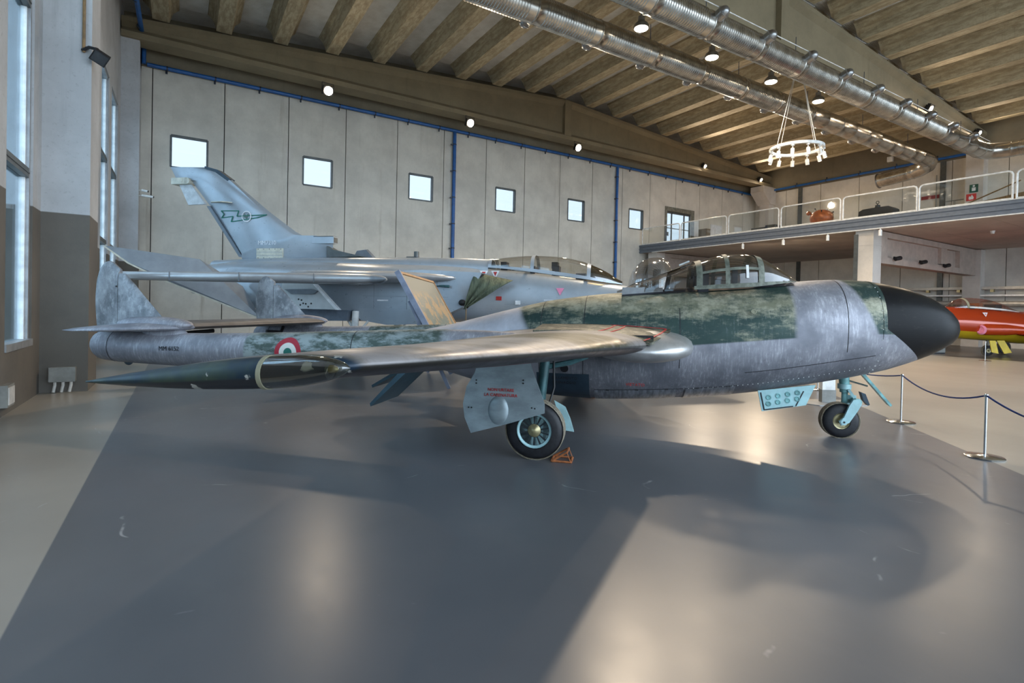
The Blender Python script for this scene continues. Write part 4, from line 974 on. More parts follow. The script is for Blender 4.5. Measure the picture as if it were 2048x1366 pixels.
MB().bar((2.68,-.06,.60), (2.76,-.08,.47), .05, .03).bar((2.66,0,.5),(2.78,0,.5),.05,.05).build('link_arm', M['teal_pale'], NG)
MB().tube([(2.70,.0,.70),(2.85,.02,.66),(2.92,.03,.64)], .012, 6).build('retraction_rod', M['steel'], NG)
MB().add([(2.80,-.10,.80),(2.84,.10,.80),(3.16,.10,.42),(3.12,-.10,.42),(2.84,-.10,.80),(2.88,.10,.80),(3.17,.10,.44),(3.14,-.10,.44)], [(0,1,2,3),(4,7,6,5),(0,4,5,1),(1,5,6,2),(2,6,7,3),(3,7,4,0)]).build('nose_gear_door', M['teal'], NG, False)
MB().prism([(2.83,.57),(2.88,.55),(2.93,.42),(2.91,.41),(2.86,.47)], lambda a, b: (a, -.03, b), lambda a, b: (a, .05, b)).build('mud_guard', M['bay_blue'], NG, False)
# open side hatch with eight lightening dishes
HT = MB().prism([(1.57,.58),(1.62,.335),(2.10,.435),(2.20,.68)], lambda a, b: (a, -.42, b), lambda a, b: (a, -.40, b)).build('nose_wheel_door', M['teal_pale'], VJ, False)
for i in range(4):
    for j in range(2):
        p = (1.69+.105*i+.0*j, -.42, .505+.025*i-.075*j) if True else None
        MB().lathe([(0,.030),(.006,.032),(.008,.022),(.003,.016),(.002,0)], p, (0,-1,0), 16).build('dish', M['teal'], HT)
MB().bar((1.60,-.424,.56), (1.645,-.424,.355), .008, .012).bar((1.645,-.424,.355), (1.96,-.424,.415), .008, .012).bar((1.99,-.424,.42), (2.07,-.424,.60), .006, .01).build('stiffener', M['text_dark'], HT, False)
# jet pipe
MB().lathe([(0,.19),(.08,.17),(.08,.14),(-.02,.15)], (-3.1,0,.925), (-1,0,0), 24).build('jet_pipe', M['black'], VJ)

# wheel chocks
def chock(s, l, label):
    p = VJ.matrix_world @ Vector((s, l, 0))
    C_ = empty('wheel_chock', p, TH, label, 'chock')
    tri = [(-.02,.008),(.17,.008),(.13,.10)]
    for yy in (-.09, .09):
        MB().tube([(a, yy, b+.004) for a, b in tri] + [(tri[0][0], yy, tri[0][1]+.004)], .012, 6).build('side_frame', M['chock'], C_)
    MB().cyl((-.02,-.09,.012), (-.02,.09,.012), .012, None, 6).cyl((.17,-.09,.012), (.17,.09,.012), .012, None, 6).cyl((.13,-.09,.104), (.13,.09,.104), .012, None, 6).build('cross_bar', M['chock'], C_)
chock(-.66, -1.98, 'rusty orange frame chock against the near main wheel'); chock(-.66, 1.98, 'rusty orange frame chock against the far main wheel')
# ================================================================== grey swing-wing jet
TJ = empty('swing_wing_jet', (9.533, 9.872, 0), TH, 'pale grey swing wing jet bomber with tall fin behind the twin boom jet', 'aircraft')
def grey_skin():
    t = NT('grey_skin'); a = t.noise(.9, 4, .6); b = t.noise(6, 4, .7, (1,1,2))
    c = t.mix(t.step(a, .3, .7), (.34,.385,.43), (.44,.485,.53)); c = t.mix(t.mul(t.step(b, .55, .75), .2), c, (.27,.30,.34))
    M['grey_skin'] = t.done(c, t.add(.22, t.mul(b, .16)), .3)
grey_skin()
plain('grey_dark', (.17,.195,.225), .4, .2, .12, 4); plain('grey_mid', (.27,.30,.33), .4, .2, .1, 3); plain('cream', (.62,.60,.50), .5)
FT = smooth_tab([(-12.0,2.62),(-11,2.70),(-9,2.70),(-7,2.66),(-5,2.62),(-4,2.58),(-3.4,2.52),(-2.4,2.44),(-1,2.28),(0,2.13),(1.2,1.95),(2.2,1.76),(2.8,1.60),(3.0,1.50)])
FB = smooth_tab([(-12.0,1.75),(-11,1.45),(-9,1.12),(-7,1.06),(-5,1.08),(-4,1.12),(-3,1.12),(-2,1.12),(-1,1.10),(0,1.10),(1.2,1.15),(2.2,1.27),(2.8,1.40),(3.0,1.48)])
FW = smooth_tab([(-12.0,.75),(-11,.95),(-9,1.12),(-7,1.12),(-5,1.0),(-4,.82),(-3.4,.66),(-2.4,.62),(-1,.60),(0,.54),(1.2,.42),(2.2,.25),(2.8,.10),(3.0,.02)])
rings = []
for i in range(76):
    s = -12.0+.2*i
    if s > 3.0: break
    t_, b_, w_ = interp(FT, s), interp(FB, s), interp(FW, s); c_, h_ = (t_+b_)/2, max((t_-b_)/2, .01); R = []
    for j in range(36):
        a = 2*PI*j/36; ca, sa = math.cos(a), math.sin(a); R.append((s, w_*math.copysign(abs(ca)**.62, ca), c_+h_*math.copysign(abs(sa)**.75, sa)))
    rings.append(R)
MB().loft(rings).build('fuselage', M['grey_skin'], TJ)
SP = smooth_tab([(-11.9,2.76),(-9.5,2.84),(-7.3,2.84),(-5.5,2.84),(-4.2,2.82),(-3.5,2.79)])
MB().loft([[(s, .46*math.copysign(abs(math.cos(PI*j/14))**.7, math.cos(PI*j/14)), 2.3+(interp(SP, s)-2.3)*abs(math.sin(PI*j/14))**.5) for j in range(15)] for s in [-11.9+.3*i for i in range(29)]], True, True, False).build('spine', M['grey_skin'], TJ)
def yprism(pts, y0, y1, name, mat, parent=TJ, smooth=False): return MB().prism(pts, lambda a, b: (a, y0, b), lambda a, b: (a, y1, b)).build(name, mat, parent, smooth)
def finblade(pts, th, name, mat, parent=TJ, y0=0, k=.82):
    n = len(pts); cx = sum(p[0] for p in pts)/n; cz = sum(p[1] for p in pts)/n
    ins = [(cx+(p[0]-cx)*k, cz+(p[1]-cz)*(k+.08)) for p in pts]
    vs = [(p[0], y0, p[1]) for p in pts] + [(p[0], y0+th, p[1]) for p in ins] + [(p[0], y0-th, p[1]) for p in ins]; fs = []
    for i in range(n):
        q = (i+1) % n; fs += [(i, q, n+q, n+i), (i, 2*n+i, 2*n+q, q)]
    return MB().add(vs, fs + [tuple(range(n, 2*n)), tuple(reversed(range(2*n, 3*n)))]).build(name, mat, parent, True, 50)
FIN = finblade([(-11.12,2.70),(-11.12,2.84),(-12.28,4.40),(-12.34,4.44),(-13.05,5.26),(-13.54,5.28),(-13.74,5.62),(-12.42,5.56),(-11.98,5.44),(-11.54,5.15),(-10.28,4.19),(-9.41,3.60),(-9.05,3.42),(-8.77,3.39),(-8.2,3.38),(-8.2,2.70)], .10, 'fin', M['grey_skin'])
finblade([(-12.40,4.44),(-13.05,4.43),(-13.50,5.20),(-13.10,5.22)], .035, 'rudder', plain('rudder_grey', (.55,.58,.60), .4), TJ, 0, .9)
yprism([(-11.10,2.86),(-11.22,2.86),(-12.36,4.38),(-12.24,4.38)], -.075, .075, 'rudder_slot', M['grey_dark'])
yprism([(-12.42,5.57),(-11.98,5.45),(-11.54,5.16),(-11.62,5.10),(-12.05,5.38),(-12.42,5.50)], -.108, .108, 'fin_cap_strip', M['bay_blue'])
MB().box((-13.55,-.16,5.05), (-13.0,.16,5.24)).cyl((-13.0,-.16,5.145), (-13.0,.16,5.145), .095).cyl((-13.2,-.17,5.15), (-13.2,-.16,5.15), .05).build('warning_receiver', M['cream'], TJ, True)
MB().add([(-12.2,-.08,4.50),(-11.45,-.08,4.48),(-11.55,-.45,4.44),(-11.9,-.42,4.44),(-12.2,-.08,4.47),(-11.45,-.08,4.45),(-11.55,-.45,4.42),(-11.9,-.42,4.42)], [(0,1,2,3),(4,7,6,5),(0,4,5,1),(1,5,6,2),(2,6,7,3),(3,7,4,0)]).build('fin_vane', M['cream'], TJ, False)
# dorsal intake
MB().box((-8.8,-.11,3.24), (-8.12,.11,3.43)).build('dorsal_scoop', M['grey_skin'], TJ, False); MB().box((-8.125,-.09,3.26), (-8.11,.09,3.41)).box((-8.75,-.115,3.425), (-8.14,.115,3.445)).build('scoop_mouth', M['frame_dark'], TJ, False)
yprism([(-8.3,3.16),(-8.12,3.06),(-7.2,2.86),(-8.3,2.84)], -.16, .16, 'dorsal_ramp', M['frame_dark'])
finblade([(-7.9,2.84),(-7.75,3.10),(-7.40,3.14),(-7.08,2.84)], .08, 'air_brake', M['grey_dark'], TJ, .55)
MB().cyl((-5.62,-.1,2.84), (-5.62,-.1,3.0), .07).box((-5.9,-.14,2.83), (-5.55,-.06,2.86)).build('aerial', M['frame_dark'], TJ)
# markings on the fin
yb = -.112
bolt = [(-11.82,4.22),(-11.22,4.21),(-11.28,4.05),(-11.08,4.06),(-10.27,4.08),(-10.6,4.00),(-11.47,3.89),(-11.42,4.05),(-11.80,4.01),(-11.72,4.12)]
m = MB()
for p, q in zip(bolt, bolt[1:]+bolt[:1]): m.bar((p[0], yb, p[1]), (q[0], yb, q[1]), .012, .024, (0,0,1))
m.build('lightning_mark', M['paint_green'], FIN, False)
MB().loft([[( -10.95+r*math.cos(2*PI*j/28), y_, 4.04+r*math.sin(2*PI*j/28)) for r, y_ in ((.135,yb),(.165,yb-.004),(.135,yb-.012))] for j in range(29)], False, False).build('badge_ring', M['text_white'], FIN)
MB().lathe([(0,.135),(.004,.135)], (-10.95, yb+.006, 4.04), (0,-1,0), 24).build('badge_disc', M['grey_mid'], FIN)
MB().prism([(-.07,.10),(-.02,.02),(.06,.08),(.09,.03),(.03,-.03),(.02,-.1),(-.03,-.04),(-.09,-.02)], lambda a, b: (-10.95+a, yb-.004, 4.04+b), lambda a, b: (-10.95+a, yb, 4.04+b)).build('badge_bird', plain('badge_green', (.10,.15,.13), .5), FIN, False)
put_text('MM7210', .17, M['text_white'], TJ, (-10.25, -.125, 3.26), (1,0,0), (0,0,1))
PN = MB().box((-10.58,-.14,2.80), (-9.72,-.10,3.10)).build('access_panel', M['cream'], TJ, False)
for i in range(2): MB().box((-10.58,-.145,2.885+.1*i), (-9.72,-.138,2.895+.1*i)).build('panel_line', M['grey_mid'], PN, False)
for i in range(5):
    for z in (2.82, 3.075): MB().cyl((-10.52+.185*i,-.147,z), (-10.52+.185*i,-.14,z), .012, None, 6).build('screw', M['black'], PN)
# tailerons
for sd in (-1, 1):
    A_, B_, C_, D_ = Vector((-12.40, 3.2, 2.82)), Vector((-10.80, 2.0, 2.60)), Vector((-10.2, 1.15, 1.95)), Vector((-9.55, 1.25, 1.10))
    pts = [A_, (A_*.85+B_*.15)+Vector((0,0,.0)), B_, C_, D_, (A_*.6+D_*.4)+Vector((-.1,0,-.12)), (A_*.85+D_*.15)+Vector((-.05,0,-.12))]
    pts = [Vector((p.x, p.y*sd, p.z)) for p in pts]; nn = (pts[2]-pts[0]).cross(pts[4]-pts[0]).normalized()
    MB().prism([(i, 0) for i in range(len(pts))], lambda i, _: tuple(pts[i]+nn*.03), lambda i, _: tuple(pts[i]-nn*.03)).build('taileron', M['grey_mid'], TJ, False)
    tb = MB(); tb.bar(tuple(pts[4]), tuple(pts[5]), .05, .07); tb.bar(tuple(pts[5]), tuple(pts[6]), .05, .07); tb.bar(tuple(pts[6]), tuple(pts[0]), .05, .07); tb.build('taileron_edge', M['cream'], TJ, False)
    # swept wing, seen along its nose
    P0, P1 = Vector((-5.25, 2.75, 2.10)), Vector((-12.0, 3.35, 2.10)); rg = []
    for i, (t, k) in enumerate(((0,.05),(.012,.4),(.03,.68),(.055,.88),(.08,1),(.3,1),(.6,.95),(.9,.85),(1,.8))):
        c = P0.lerp(P1, t); ch = (.75-.35*t)*min(1, k+.05)
        rg.append([(c.x - (.02*(1-math.cos(2*PI*j/20))), sd*(c.y - ch*.5 + ch*.5*math.cos(2*PI*j/20)), c.z + .155*k*math.sin(2*PI*j/20)*(.55+.45*math.cos(2*PI*j/40)**2)) for j in range(20)])
    W = MB().loft(rg).build('wing', plain('wing_grey', (.50,.51,.52), .25, .35, .08, 2), TJ, True, 60)
    MB().loft([[(p[0]+.012, p[1]+sd*.004, p[2]+(.004 if p[2] > 2.1 else -.004)) for p in r] for r in rg[:4]]).build('wing_nose_cap', M['grey_mid'], W, True, 60)
    for t in (.25, .52, .78):
        c = P0.lerp(P1, t); MB().box((c.x, sd*(c.y+.002)-.012, c.z-.1), (c.x+.012, sd*(c.y+.002)+.012, c.z+.1)).build('wing_seam', M['grey_dark'], W, False)
    # wing glove with pointed front
    MB().loft([[(s, sd*(1.05+.55*k)+.45*k*math.cos(2*PI*j/20)*0 + sd*.5*k*math.cos(2*PI*j/20), 2.22+.15*k*math.sin(2*PI*j/20)) for j in range(20)] for s, k in ((-4.05,.02),(-4.15,.25),(-4.4,.5),(-4.9,.75),(-5.6,.95),(-7,1),(-8.2,.95),(-8.6,.6))]).build('wing_glove', M['wing_grey'], TJ)
    # intake box
    yprism([(-3.45,2.36),(-3.95,1.50),(-4.6,1.20),(-8.0,1.12),(-8.2,2.3),(-5.0,2.42)], sd*.55, sd*1.22, 'intake_trunk', M['grey_skin'])
    yprism([(-3.43,2.33),(-3.93,1.53),(-3.98,1.53),(-3.48,2.33)], sd*.62, sd*1.17, 'intake_mouth', M['black'])
    # pylon, rail and lower doors
    PY = yprism([(-8.42,2.02),(-7.51,2.0),(-6.85,1.39),(-8.5,1.38)], sd*1.95, sd*1.87, 'wing_pylon', plain('pylon_grey', (.50,.54,.55), .4, .1, .06))
    yprism([(-7.56,2.0),(-7.48,2.0),(-6.83,1.38),(-6.93,1.38)], sd*1.965, sd*1.86, 'pylon_edge', M['text_white'], PY)
    MB().prism([(-8.3,1.86),(-7.55,1.88),(-7.40,1.83),(-7.5,1.75),(-8.1,1.75)], lambda a, b: (a, sd*1.95, b), lambda a, b: (a, sd*2.03, b)).build('launch_rail', M['grey_dark'], PY, False)
    for px, pz in ((-7.95,1.62),(-7.87,1.60),(-7.82,1.52),(-7.75,1.51),(-7.90,1.48),(-7.68,1.44),(-7.6,1.52)): MB().cyl((px, sd*1.951, pz), (px, sd*1.958, pz), .022, None, 8).build('socket_hole', M['black'], PY)
    yprism([(-8.9,1.37),(-6.86,1.37),(-6.9,1.10),(-8.8,1.06)], sd*1.0, sd*1.5, 'lower_fairing', plain('fairing_blue', (.12,.15,.19), .45))
    yprism([(-6.85,1.42),(-4.9,1.42),(-4.95,1.06),(-5.9,1.02),(-6.6,1.12)], sd*1.24, sd*1.30, 'gear_bay_door', M['grey_skin'])
    # main gear
    MB().cyl((-6.75, sd*1.35, .42), (-6.75, sd*1.30, 1.35), .09).cyl((-6.75, sd*1.35, .42), (-6.75, sd*1.6, .42), .06).tube([(-6.75,sd*1.33,.7),(-6.4,sd*1.3,1.1)], .03, 8).tube([(-6.75,sd*1.33,.85),(-7.1,sd*1.2,1.25)], .04, 8).build('main_leg', M['white_metal'], TJ)
    wheel(TJ, (-6.75, sd*1.55, .40), .40, .24, .2, (0, 1 if sd < 0 else -1, 0), False)
    # jet nozzle
    MB().lathe([(0,.40),(.45,.36),(.45,.33),(.1,.36)], (-11.95, sd*.42, 2.12), (-1,0,-.05), 24).build('jet_nozzle', M['galv_dark'], TJ)
MB().cyl((.6,0,.35), (.45,0,1.25), .07).build('nose_leg', M['white_metal'], TJ)
for sd in (-1, 1): wheel(TJ, (.62, sd*.2, .30), .30, .16, .15, (0,1 if sd < 0 else -1,0), False)
# warning triangles
for s in (-3.55, -3.25):
    MB().prism([(-.11,.10),(.11,.10),(0,-.11)], lambda a, b: (s+a, -.675, 2.35+b), lambda a, b: (s+a, -.668, 2.35+b)).build('warning_triangle', M['text_white'], TJ, False)
    MB().prism([(-.05,.06),(.05,.06),(0,-.05)], lambda a, b: (s+a, -.679, 2.36+b), lambda a, b: (s+a, -.675, 2.36+b)).build('triangle_mark', M['paint_red'], TJ, False)
MB().prism([(-.10,.08),(.10,.08),(0,-.10)], lambda a, b: (-1.6+a, -.625, 1.95+b), lambda a, b: (-1.6+a, -.618, 1.95+b)).build('warning_triangle', M['pink'], TJ, False)
MB().box((-2.0,-.625,1.72), (-.9,-.618,1.735)).box((-6.2,-1.228,1.62), (-5.9,-1.222,1.66)).build('pale_stripe', M['text_white'], TJ, False)
for s_ in (-4.6, -5.4, -6.3): MB().box((s_, -1.226, 1.25), (s_+.012, -1.221, 2.2)).build('panel_line', M['grey_mid'], TJ, False)
MB().box((-6.6,-1.226,1.74), (-4.3,-1.221,1.75)).box((-3.0,-.632,1.6), (-.4,-.622,1.607)).build('panel_line', M['grey_mid'], TJ, False)
MB().box((-3.22,-.665,1.70), (-3.08,-.64,1.80)).build('red_plate', M['paint_red'], TJ, False); MB().box((-2.72,-.66,1.60), (-2.60,-.62,1.70)).build('white_plate', M['text_white'], TJ, False)
MB().tube([(-4.62,-1.25,2.02), (-4.45,-1.3,2.02), (-4.25,-1.3,2.01)], [.008,.03,.035], 10).build('probe', M['teal_dark'], TJ)
# canopy
T2 = smooth_tab([(-3.52,2.79),(-2.89,2.86),(-2.29,2.885),(-1.57,2.84),(-1.11,2.745),(-.86,2.65),(-.47,2.47),(-.09,2.24)])
S2 = smooth_tab([(-3.52,2.55),(-2.38,2.44),(-1.02,2.27),(-.09,2.16)]); W2 = smooth_tab([(-3.52,.46),(-2.5,.52),(-1.2,.50),(-.6,.42),(-.09,.20)])
def tcan(s0, s1, a0, a1, g, name, mat, parent, ns=6):
    n = max(2, int((a1-a0)/PI*20)); R = []
    for i in range(ns+1):
        s = s0+(s1-s0)*i/ns; t_, b_, w_ = interp(T2, s), interp(S2, s), interp(W2, s)
        R.append([(s, (w_+g)*math.copysign(abs(math.cos(a))**.75, math.cos(a)), b_+(t_-b_+g)*math.sin(a)**.75 if math.sin(a) > 1e-6 else b_) for a in [a0+(a1-a0)*j/n for j in range(n+1)]])
    return MB().loft(R, False, False, False).build(name, mat, parent)
glass('canopy_clear', (.80,.79,.76), .2, .04); glass('windscreen_gold', (.22,.17,.08), .35, .04)
TC = tcan(-3.5, -.93, 0, PI, 0, 'canopy', M['canopy_clear'], TJ, 16)
tcan(-.93, -.10, 0, PI, 0, 'windscreen', M['windscreen_gold'], TJ, 8)
for s in (-3.5, -2.38, -.96): tcan(s, s+.09, 0, PI, .012, 'canopy_frame', M['grey_skin'], TC, 2)
for a in ((0,.10), (PI-.10, PI)): tcan(-3.5, -.1, a[0], a[1], .01, 'canopy_sill', M['grey_skin'], TC, 12)
for s in (-3.1, -1.75):
    ST = MB().box((s-.12,-.2,2.2), (s+.06,.2,2.62)).box((s-.14,-.15,2.55), (s+.02,.15,2.72)).build('ejection_seat', M['seat_dark'], TJ, False)
    MB().box((s+.07,-.18,2.25), (s+.3,.18,2.36)).build('harness', plain('harness_green', (.14,.2,.12), .8), ST, False)
MB().box((-2.42,-.3,2.2), (-2.3,.3,2.6)).box((-1.25,-.3,2.1), (-1.0,.3,2.42)).build('instrument_hood', M['seat_dark'], TJ, False)
# green cover on the intake
def tarp_mat():
    t = NT('tarp_green'); n = t.noise(7, 4, .6, (2,1,.6)); M['tarp'] = t.done(t.mix(t.step(n,.3,.7), (.045,.06,.04), (.11,.135,.085)), .75, 0); t.bump(n, .6, .05)
tarp_mat()
O_ = TJ.matrix_world
TP = empty('intake_cover', O_ @ Vector((-3.4, -1.25, 0)), TH, 'dark green canvas cover draped over the grey jet intake', 'cover')
N1, N2 = 22, 16; g_ = []
for i in range(N2+1):
    v = i/N2; row = []
    for j in range(N1+1):
        u = j/N1
        xl, xr = -.24 - .20*v, .62*(1-v)**.9 - .34*v + .03
        x_ = xl + (xr-xl)*u; z_ = 2.37 - .17*u*(1-v) - .92*v + .10*v*u
        row.append((x_, -.06 - .05*math.sin(u*17+v*3)*v**.7 - .05*v + .22*(1-v)**7 + .25*u*(1-v)**2, z_ + .02*math.sin(u*23)*v))
    g_.append(row)
cl = MB().loft(g_, False, False, False).build('canvas', M['tarp'], TP); md = cl.modifiers.new('thick', 'SOLIDIFY'); md.thickness = .012
MB().tube([(-.40,-.08,1.46), (-.40,-.08,1.12)], .014, 6).build('strap', M['brown_wood'], TP)
MB().ellipsoid((-.52,-.03,1.62), (.09,.06,.08), 10, 8).build('cushion_end', M['black'], TP)

# ================================================================== display board
DB = empty('display_board', (4.3, 9.9, 0), 0, 'worn tilted display board with brown map on blue trestle', 'display board')
def wp(x, y, z): return Vector((x-4.3, y-9.9, z))
TLn, TLf = wp(3.36, 9.33, 2.13), wp(4.89, 11.33, 2.08); dn = Vector((.849*.577, -.528*.577, -1.02)).normalized(); Lb = 2.1
wv_ = (TLf-TLn).normalized(); nrm = wv_.cross(dn).normalized()
if nrm.dot(Vector((.849,-.528,0))) < 0: nrm = -nrm
def quad(p, q, inset, th0, th1, name, mat):
    a, b = TLn + wv_*p[0] + dn*p[1], None
    c = [TLn + wv_*u + dn*v for u, v in ((p[0], p[1]), (q[0], p[1]), (q[0], q[1]), (p[0], q[1]))]
    return MB().prism([(i, 0) for i in range(4)], lambda i, _: tuple(c[i]+nrm*th0), lambda i, _: tuple(c[i]+nrm*th1)).build(name, mat, DB, False)
WBd = (TLf-TLn).length
t = NT('map_print'); x, y, z = t.xyz(); n = t.noise(3.2, 5, .65); n2 = t.noise(8, 4, .7)
c = t.mix(t.step(z, .8, 1.9), (.14,.185,.17), (.25,.24,.195)); c = t.mix(t.mul(t.step(n, .49, .52), t.gt(1.75, z, .1)), c, (.40,.28,.16)); c = t.mix(t.mul(t.step(n2, .62, .68), .5), c, (.2,.16,.11))
M['map'] = t.done(c, .5, 0)
plain('trestle_blue', (.22,.25,.33), .5)
quad((0,0), (WBd,Lb), 0, -.06, .0, 'backing', M['trestle_blue']); quad((.06,.06), (WBd-.06,Lb-.06), 0, .0, .012, 'map_sheet', M['map'])
for p, q in (((0,0),(WBd,.05)), ((0,Lb-.05),(WBd,Lb)), ((0,0),(.05,Lb)), ((WBd-.05,0),(WBd,Lb))): quad(p, q, 0, -.02, .025, 'edge_moulding', plain('moulding', (.36,.20,.09), .5) if 'moulding' not in M else M['moulding'])
quad((-.06,-.02), (0,Lb), 0, -.07, .03, 'side_rail', M['trestle_blue'])
for u in (.05, WBd-.1):
    top = TLn + wv_*u + dn*.55 - nrm*.1; mid = TLn + wv_*u + dn*.95 - nrm*.08
    MB().bar(tuple(top), tuple(Vector((mid.x+.55*.849, mid.y-.55*.528, .0)) - nrm*.0), .06, .06).build('leg', M['trestle_blue'], DB, False)
    MB().bar(tuple(mid), (mid.x-.45*.849, mid.y+.45*.528, 0), .06, .06).build('leg', M['trestle_blue'], DB, False)

# ================================================================== red and yellow jet under the gallery
RJ = empty('red_jet', (27.29, 7.95, 0), math.atan2(-.527,.85), 'glossy red jet trainer with yellow belly under the gallery', 'aircraft')
def red_mat():
    t = NT('red_yellow'); x, y, z = t.xyz()
    m = t.gt(z, t.sub(.93, t.mul(x, .05)), .012)
    c = t.mix(m, (.55,.38,.015), (.42,.045,.008)); M['red_yellow'] = t.done(c, .14, .15)
    t.b.inputs['Coat Weight'].default_value = .6
red_mat(); plain('jet_red', (.42,.045,.008), .18, .1, .05)
RT = smooth_tab([(-3.6,1.35),(-3.0,1.62),(-2.2,1.86),(-1.4,1.96),(0,1.90),(1.1,1.82),(2.5,1.74),(4.5,1.55),(6,1.45)])
RB = smooth_tab([(-3.6,1.20),(-3.0,.95),(-2.2,.78),(-1.2,.68),(0,.61),(1.5,.52),(3,.62),(4.5,.85),(6,1.1)])
RW = smooth_tab([(-3.6,.05),(-3.0,.32),(-2.2,.50),(-1.2,.60),(0,.65),(1.5,.68),(3,.58),(4.5,.4),(6,.2)])
MB().loft([[(s, interp(RW,s)*math.cos(2*PI*j/32), (interp(RT,s)+interp(RB,s))/2+(interp(RT,s)-interp(RB,s))/2*math.sin(2*PI*j/32)) for j in range(32)] for s in [-3.6+.2*i for i in range(49)]]).build('fuselage', M['red_yellow'], RJ)
for sd in (-1, 1):
    MB().loft([[(s, sd*(.60+.16*k*math.cos(2*PI*j/20)), 1.08+.22*k*math.sin(2*PI*j/20)) for j in range(20)] for s, k in ((-.72,.8),(-.6,1),(.2,1),(1.2,.6))]).build('intake', M['jet_red'], RJ)
    MB().lathe([(0,.17),(.03,.19),(.07,.13),(.04,.11)], (-.74, sd*.62, 1.06), (-.9, sd*.3, 0), 18).build('intake_cover', M['pink'], RJ)
    MB().loft([foil(.5-.1*abs(y), 2.6-.35*abs(y)*-.0, sd*y, .93+.02*y, .20-.02*y, 10) if False else [(1.6+(1.05-.12*y)*-math.cos(2*PI*j/20), sd*y, .90+.02*y+(.10-.015*y)*math.sin(2*PI*j/20)) for j in range(20)] for y in (.55, 1.5, 3, 4.6)]).build('wing', M['jet_red'], RJ)
    MB().cyl((2.1, sd*1.5, .28), (2.1, sd*1.4, .95), .05).build('main_leg', M['machine_grey'], RJ); wheel(RJ, (2.1, sd*1.5, .28), .28, .16, .14, (0,1 if sd < 0 else -1,0), False)
    MB().loft([[(5.0+(.5-.1*y)*-math.cos(2*PI*j/14), sd*y, 1.4+.04*math.sin(2*PI*j/14)) for j in range(14)] for y in (.1, 1.6)]).build('tailplane', M['jet_red'], RJ)
finblade([(4.0,1.5),(4.9,3.0),(5.7,3.0),(6.0,1.4)], .07, 'fin', M['jet_red'], RJ)
RTc = smooth_tab([(-1.70,1.93),(-1.45,2.12),(-1.1,2.27),(-.7,2.31),(0,2.25),(.7,2.03),(1.12,1.83)])
RSc = [(-1.70,1.90),(-1.3,1.90),(-.98,1.90),(1.12,1.78)]; RWc = smooth_tab([(-1.7,.12),(-1.2,.38),(-.5,.45),(.4,.40),(1.12,.2)])
def rcan(s0, s1, a0, a1, g, name, mat, parent, ns):
    n = max(2, int((a1-a0)/PI*18))
    return MB().loft([[(s, (interp(RWc,s)+g)*math.cos(a), interp(RSc,s)+(interp(RTc,s)-interp(RSc,s)+g)*math.sin(a)) for a in [a0+(a1-a0)*j/n for j in range(n+1)]] for s in [s0+(s1-s0)*i/ns for i in range(ns+1)]], False, False, False).build(name, mat, parent)
RC = rcan(-1.7, 1.12, 0, PI, 0, 'canopy', M['canopy_clear'], RJ, 18)
for s0, s1 in ((-1.12,-1.04), (1.0,1.1)): rcan(s0, s1, 0, PI, .01, 'canopy_frame', M['khaki'], RC, 2)
for a in ((0,.16), (PI-.16,PI)): rcan(-1.05, 1.1, a[0], a[1], .012, 'canopy_sill', M['off_white'], RC, 10)
MB().box((-.55,-.25,1.75), (-.4,.25,2.1)).build('seat', plain('seat_tan', (.30,.10,.04), .6), RJ, False); MB().box((.1,-.25,1.75), (.35,.25,2.06)).box((-.95,-.3,1.75), (-.75,.3,2.0)).build('equipment', M['seat_dark'], RJ, False)
for pts, nm_ in (([(-.24,.64),(.0,.64),(.13,.13),(-.13,.18)], -.3), ([(.1,.64),(.40,.65),(.71,.18),(.41,.13)], -.24)):
    MB().prism(pts, lambda a, b: (a, nm_-.12, b), lambda a, b: (a, nm_-.09, b)).build('gear_door', M['yellow'], RJ, False)
MB().cyl((.06,0,.22), (.06,0,.75), .05).build('nose_leg', M['machine_grey'], RJ); wheel(RJ, (.06,0,.22), .22, .14, .1, (0,1,0), False)
MB().prism([(-.11,.08),(.09,.08),(.03,-.08)], lambda a, b: (-.6+a, -.60, 1.65+b), lambda a, b: (-.6+a, -.585, 1.65+b)).build('warning_triangle', M['text_white'], RJ, False)
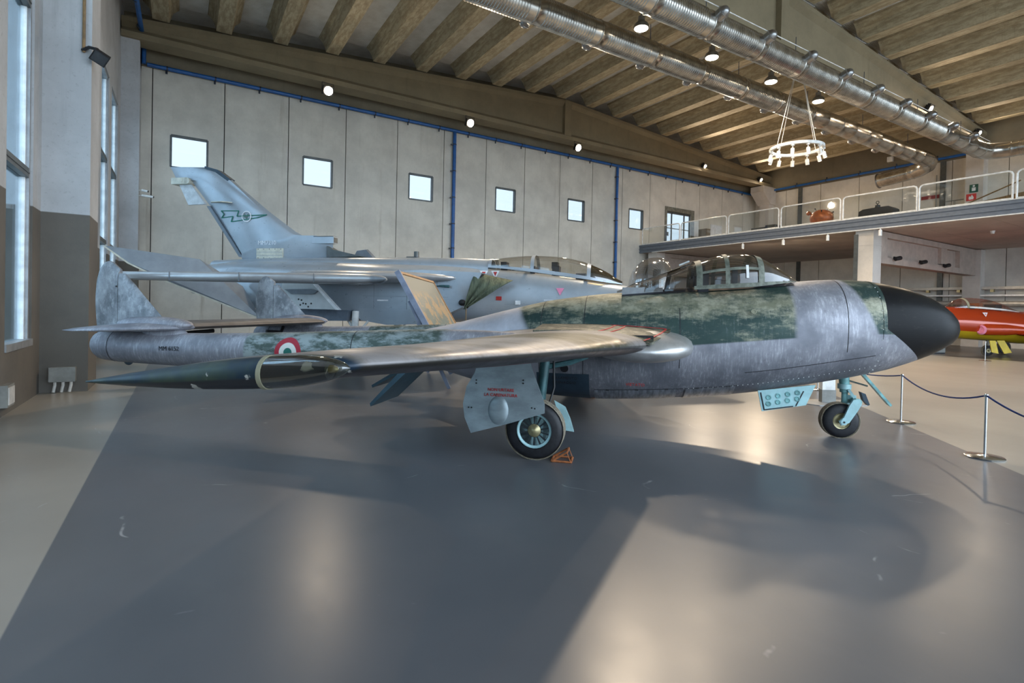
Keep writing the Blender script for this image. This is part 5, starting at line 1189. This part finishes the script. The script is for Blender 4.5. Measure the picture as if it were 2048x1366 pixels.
MB().prism([(-.05,.045),(.05,.045),(.02,-.035)], lambda a, b: (-.6+a, -.604, 1.65+b), lambda a, b: (-.6+a, -.60, 1.65+b)).build('triangle_mark', M['jet_red'], RJ, False)
T = empty('tool_cabinet', (26.9, 9.5, 0), math.atan2(-.527,.85), 'low grey equipment cabinet standing beneath the red jet nose', 'cabinet')
MB().box((-1.0,-.3,.05), (.2,.3,.55)).build('body', M['machine_grey'], T, False); MB().box((-.98,-.315,.3), (.18,-.3,.31)).build('door_gap', M['black'], T, False); MB().box((-1.0,-.28,0), (.2,.28,.05)).build('plinth', M['black'], T, False)

# ================================================================== bubble helicopter between the jets
BH = empty('bubble_helicopter', (12.1, 11.25, 0), TH, 'helicopter with clear bubble cabin behind the grey jet', 'helicopter')
rg = []
for i in range(15):
    ph = PI/2*i/14; r_ = .62*math.cos(ph)**.8; rg.append([(r_*math.cos(2*PI*j/28)*(1.35 if math.cos(2*PI*j/28) < 0 else .9) - .0, r_*math.sin(2*PI*j/28), 2.15+.97*math.sin(ph)) for j in range(28)])
BB = MB().loft(rg, False, True).build('bubble', M['dome_glass'], BH)
MB().loft([[((.62+q)*math.cos(2*PI*j/28)*(1.35 if math.cos(2*PI*j/28) < 0 else .9), (.62+q)*math.sin(2*PI*j/28), 2.1+w_) for q, w_ in ((0,0),(.03,0),(.03,.06),(0,.06))] for j in range(29)], False, False).build('bubble_rim', M['steel'], BB)
MB().loft([[(k*.8*math.cos(2*PI*j/24), k*.6*math.sin(2*PI*j/24), z) for j in range(24)] for z, k in ((.55,.5),(.8,.85),(1.4,1),(2.1,1))]).build('cabin', M['frame_dark'], BH)
MB().box((-.1,-.3,2.1), (.1,.3,2.75)).build('seat', M['seat_dark'], BH, False)
for sd in (-.7, .7):
    MB().tube([(-1.2,sd,.12), (-1.0,sd,.03), (1.3,sd,.03)], .03, 8).build('skid', M['steel'], BH)
    for s in (-.5, .5): MB().tube([(s,sd,.03), (s,sd*.4,.6)], .025, 8).build('skid_strut', M['steel'], BH)
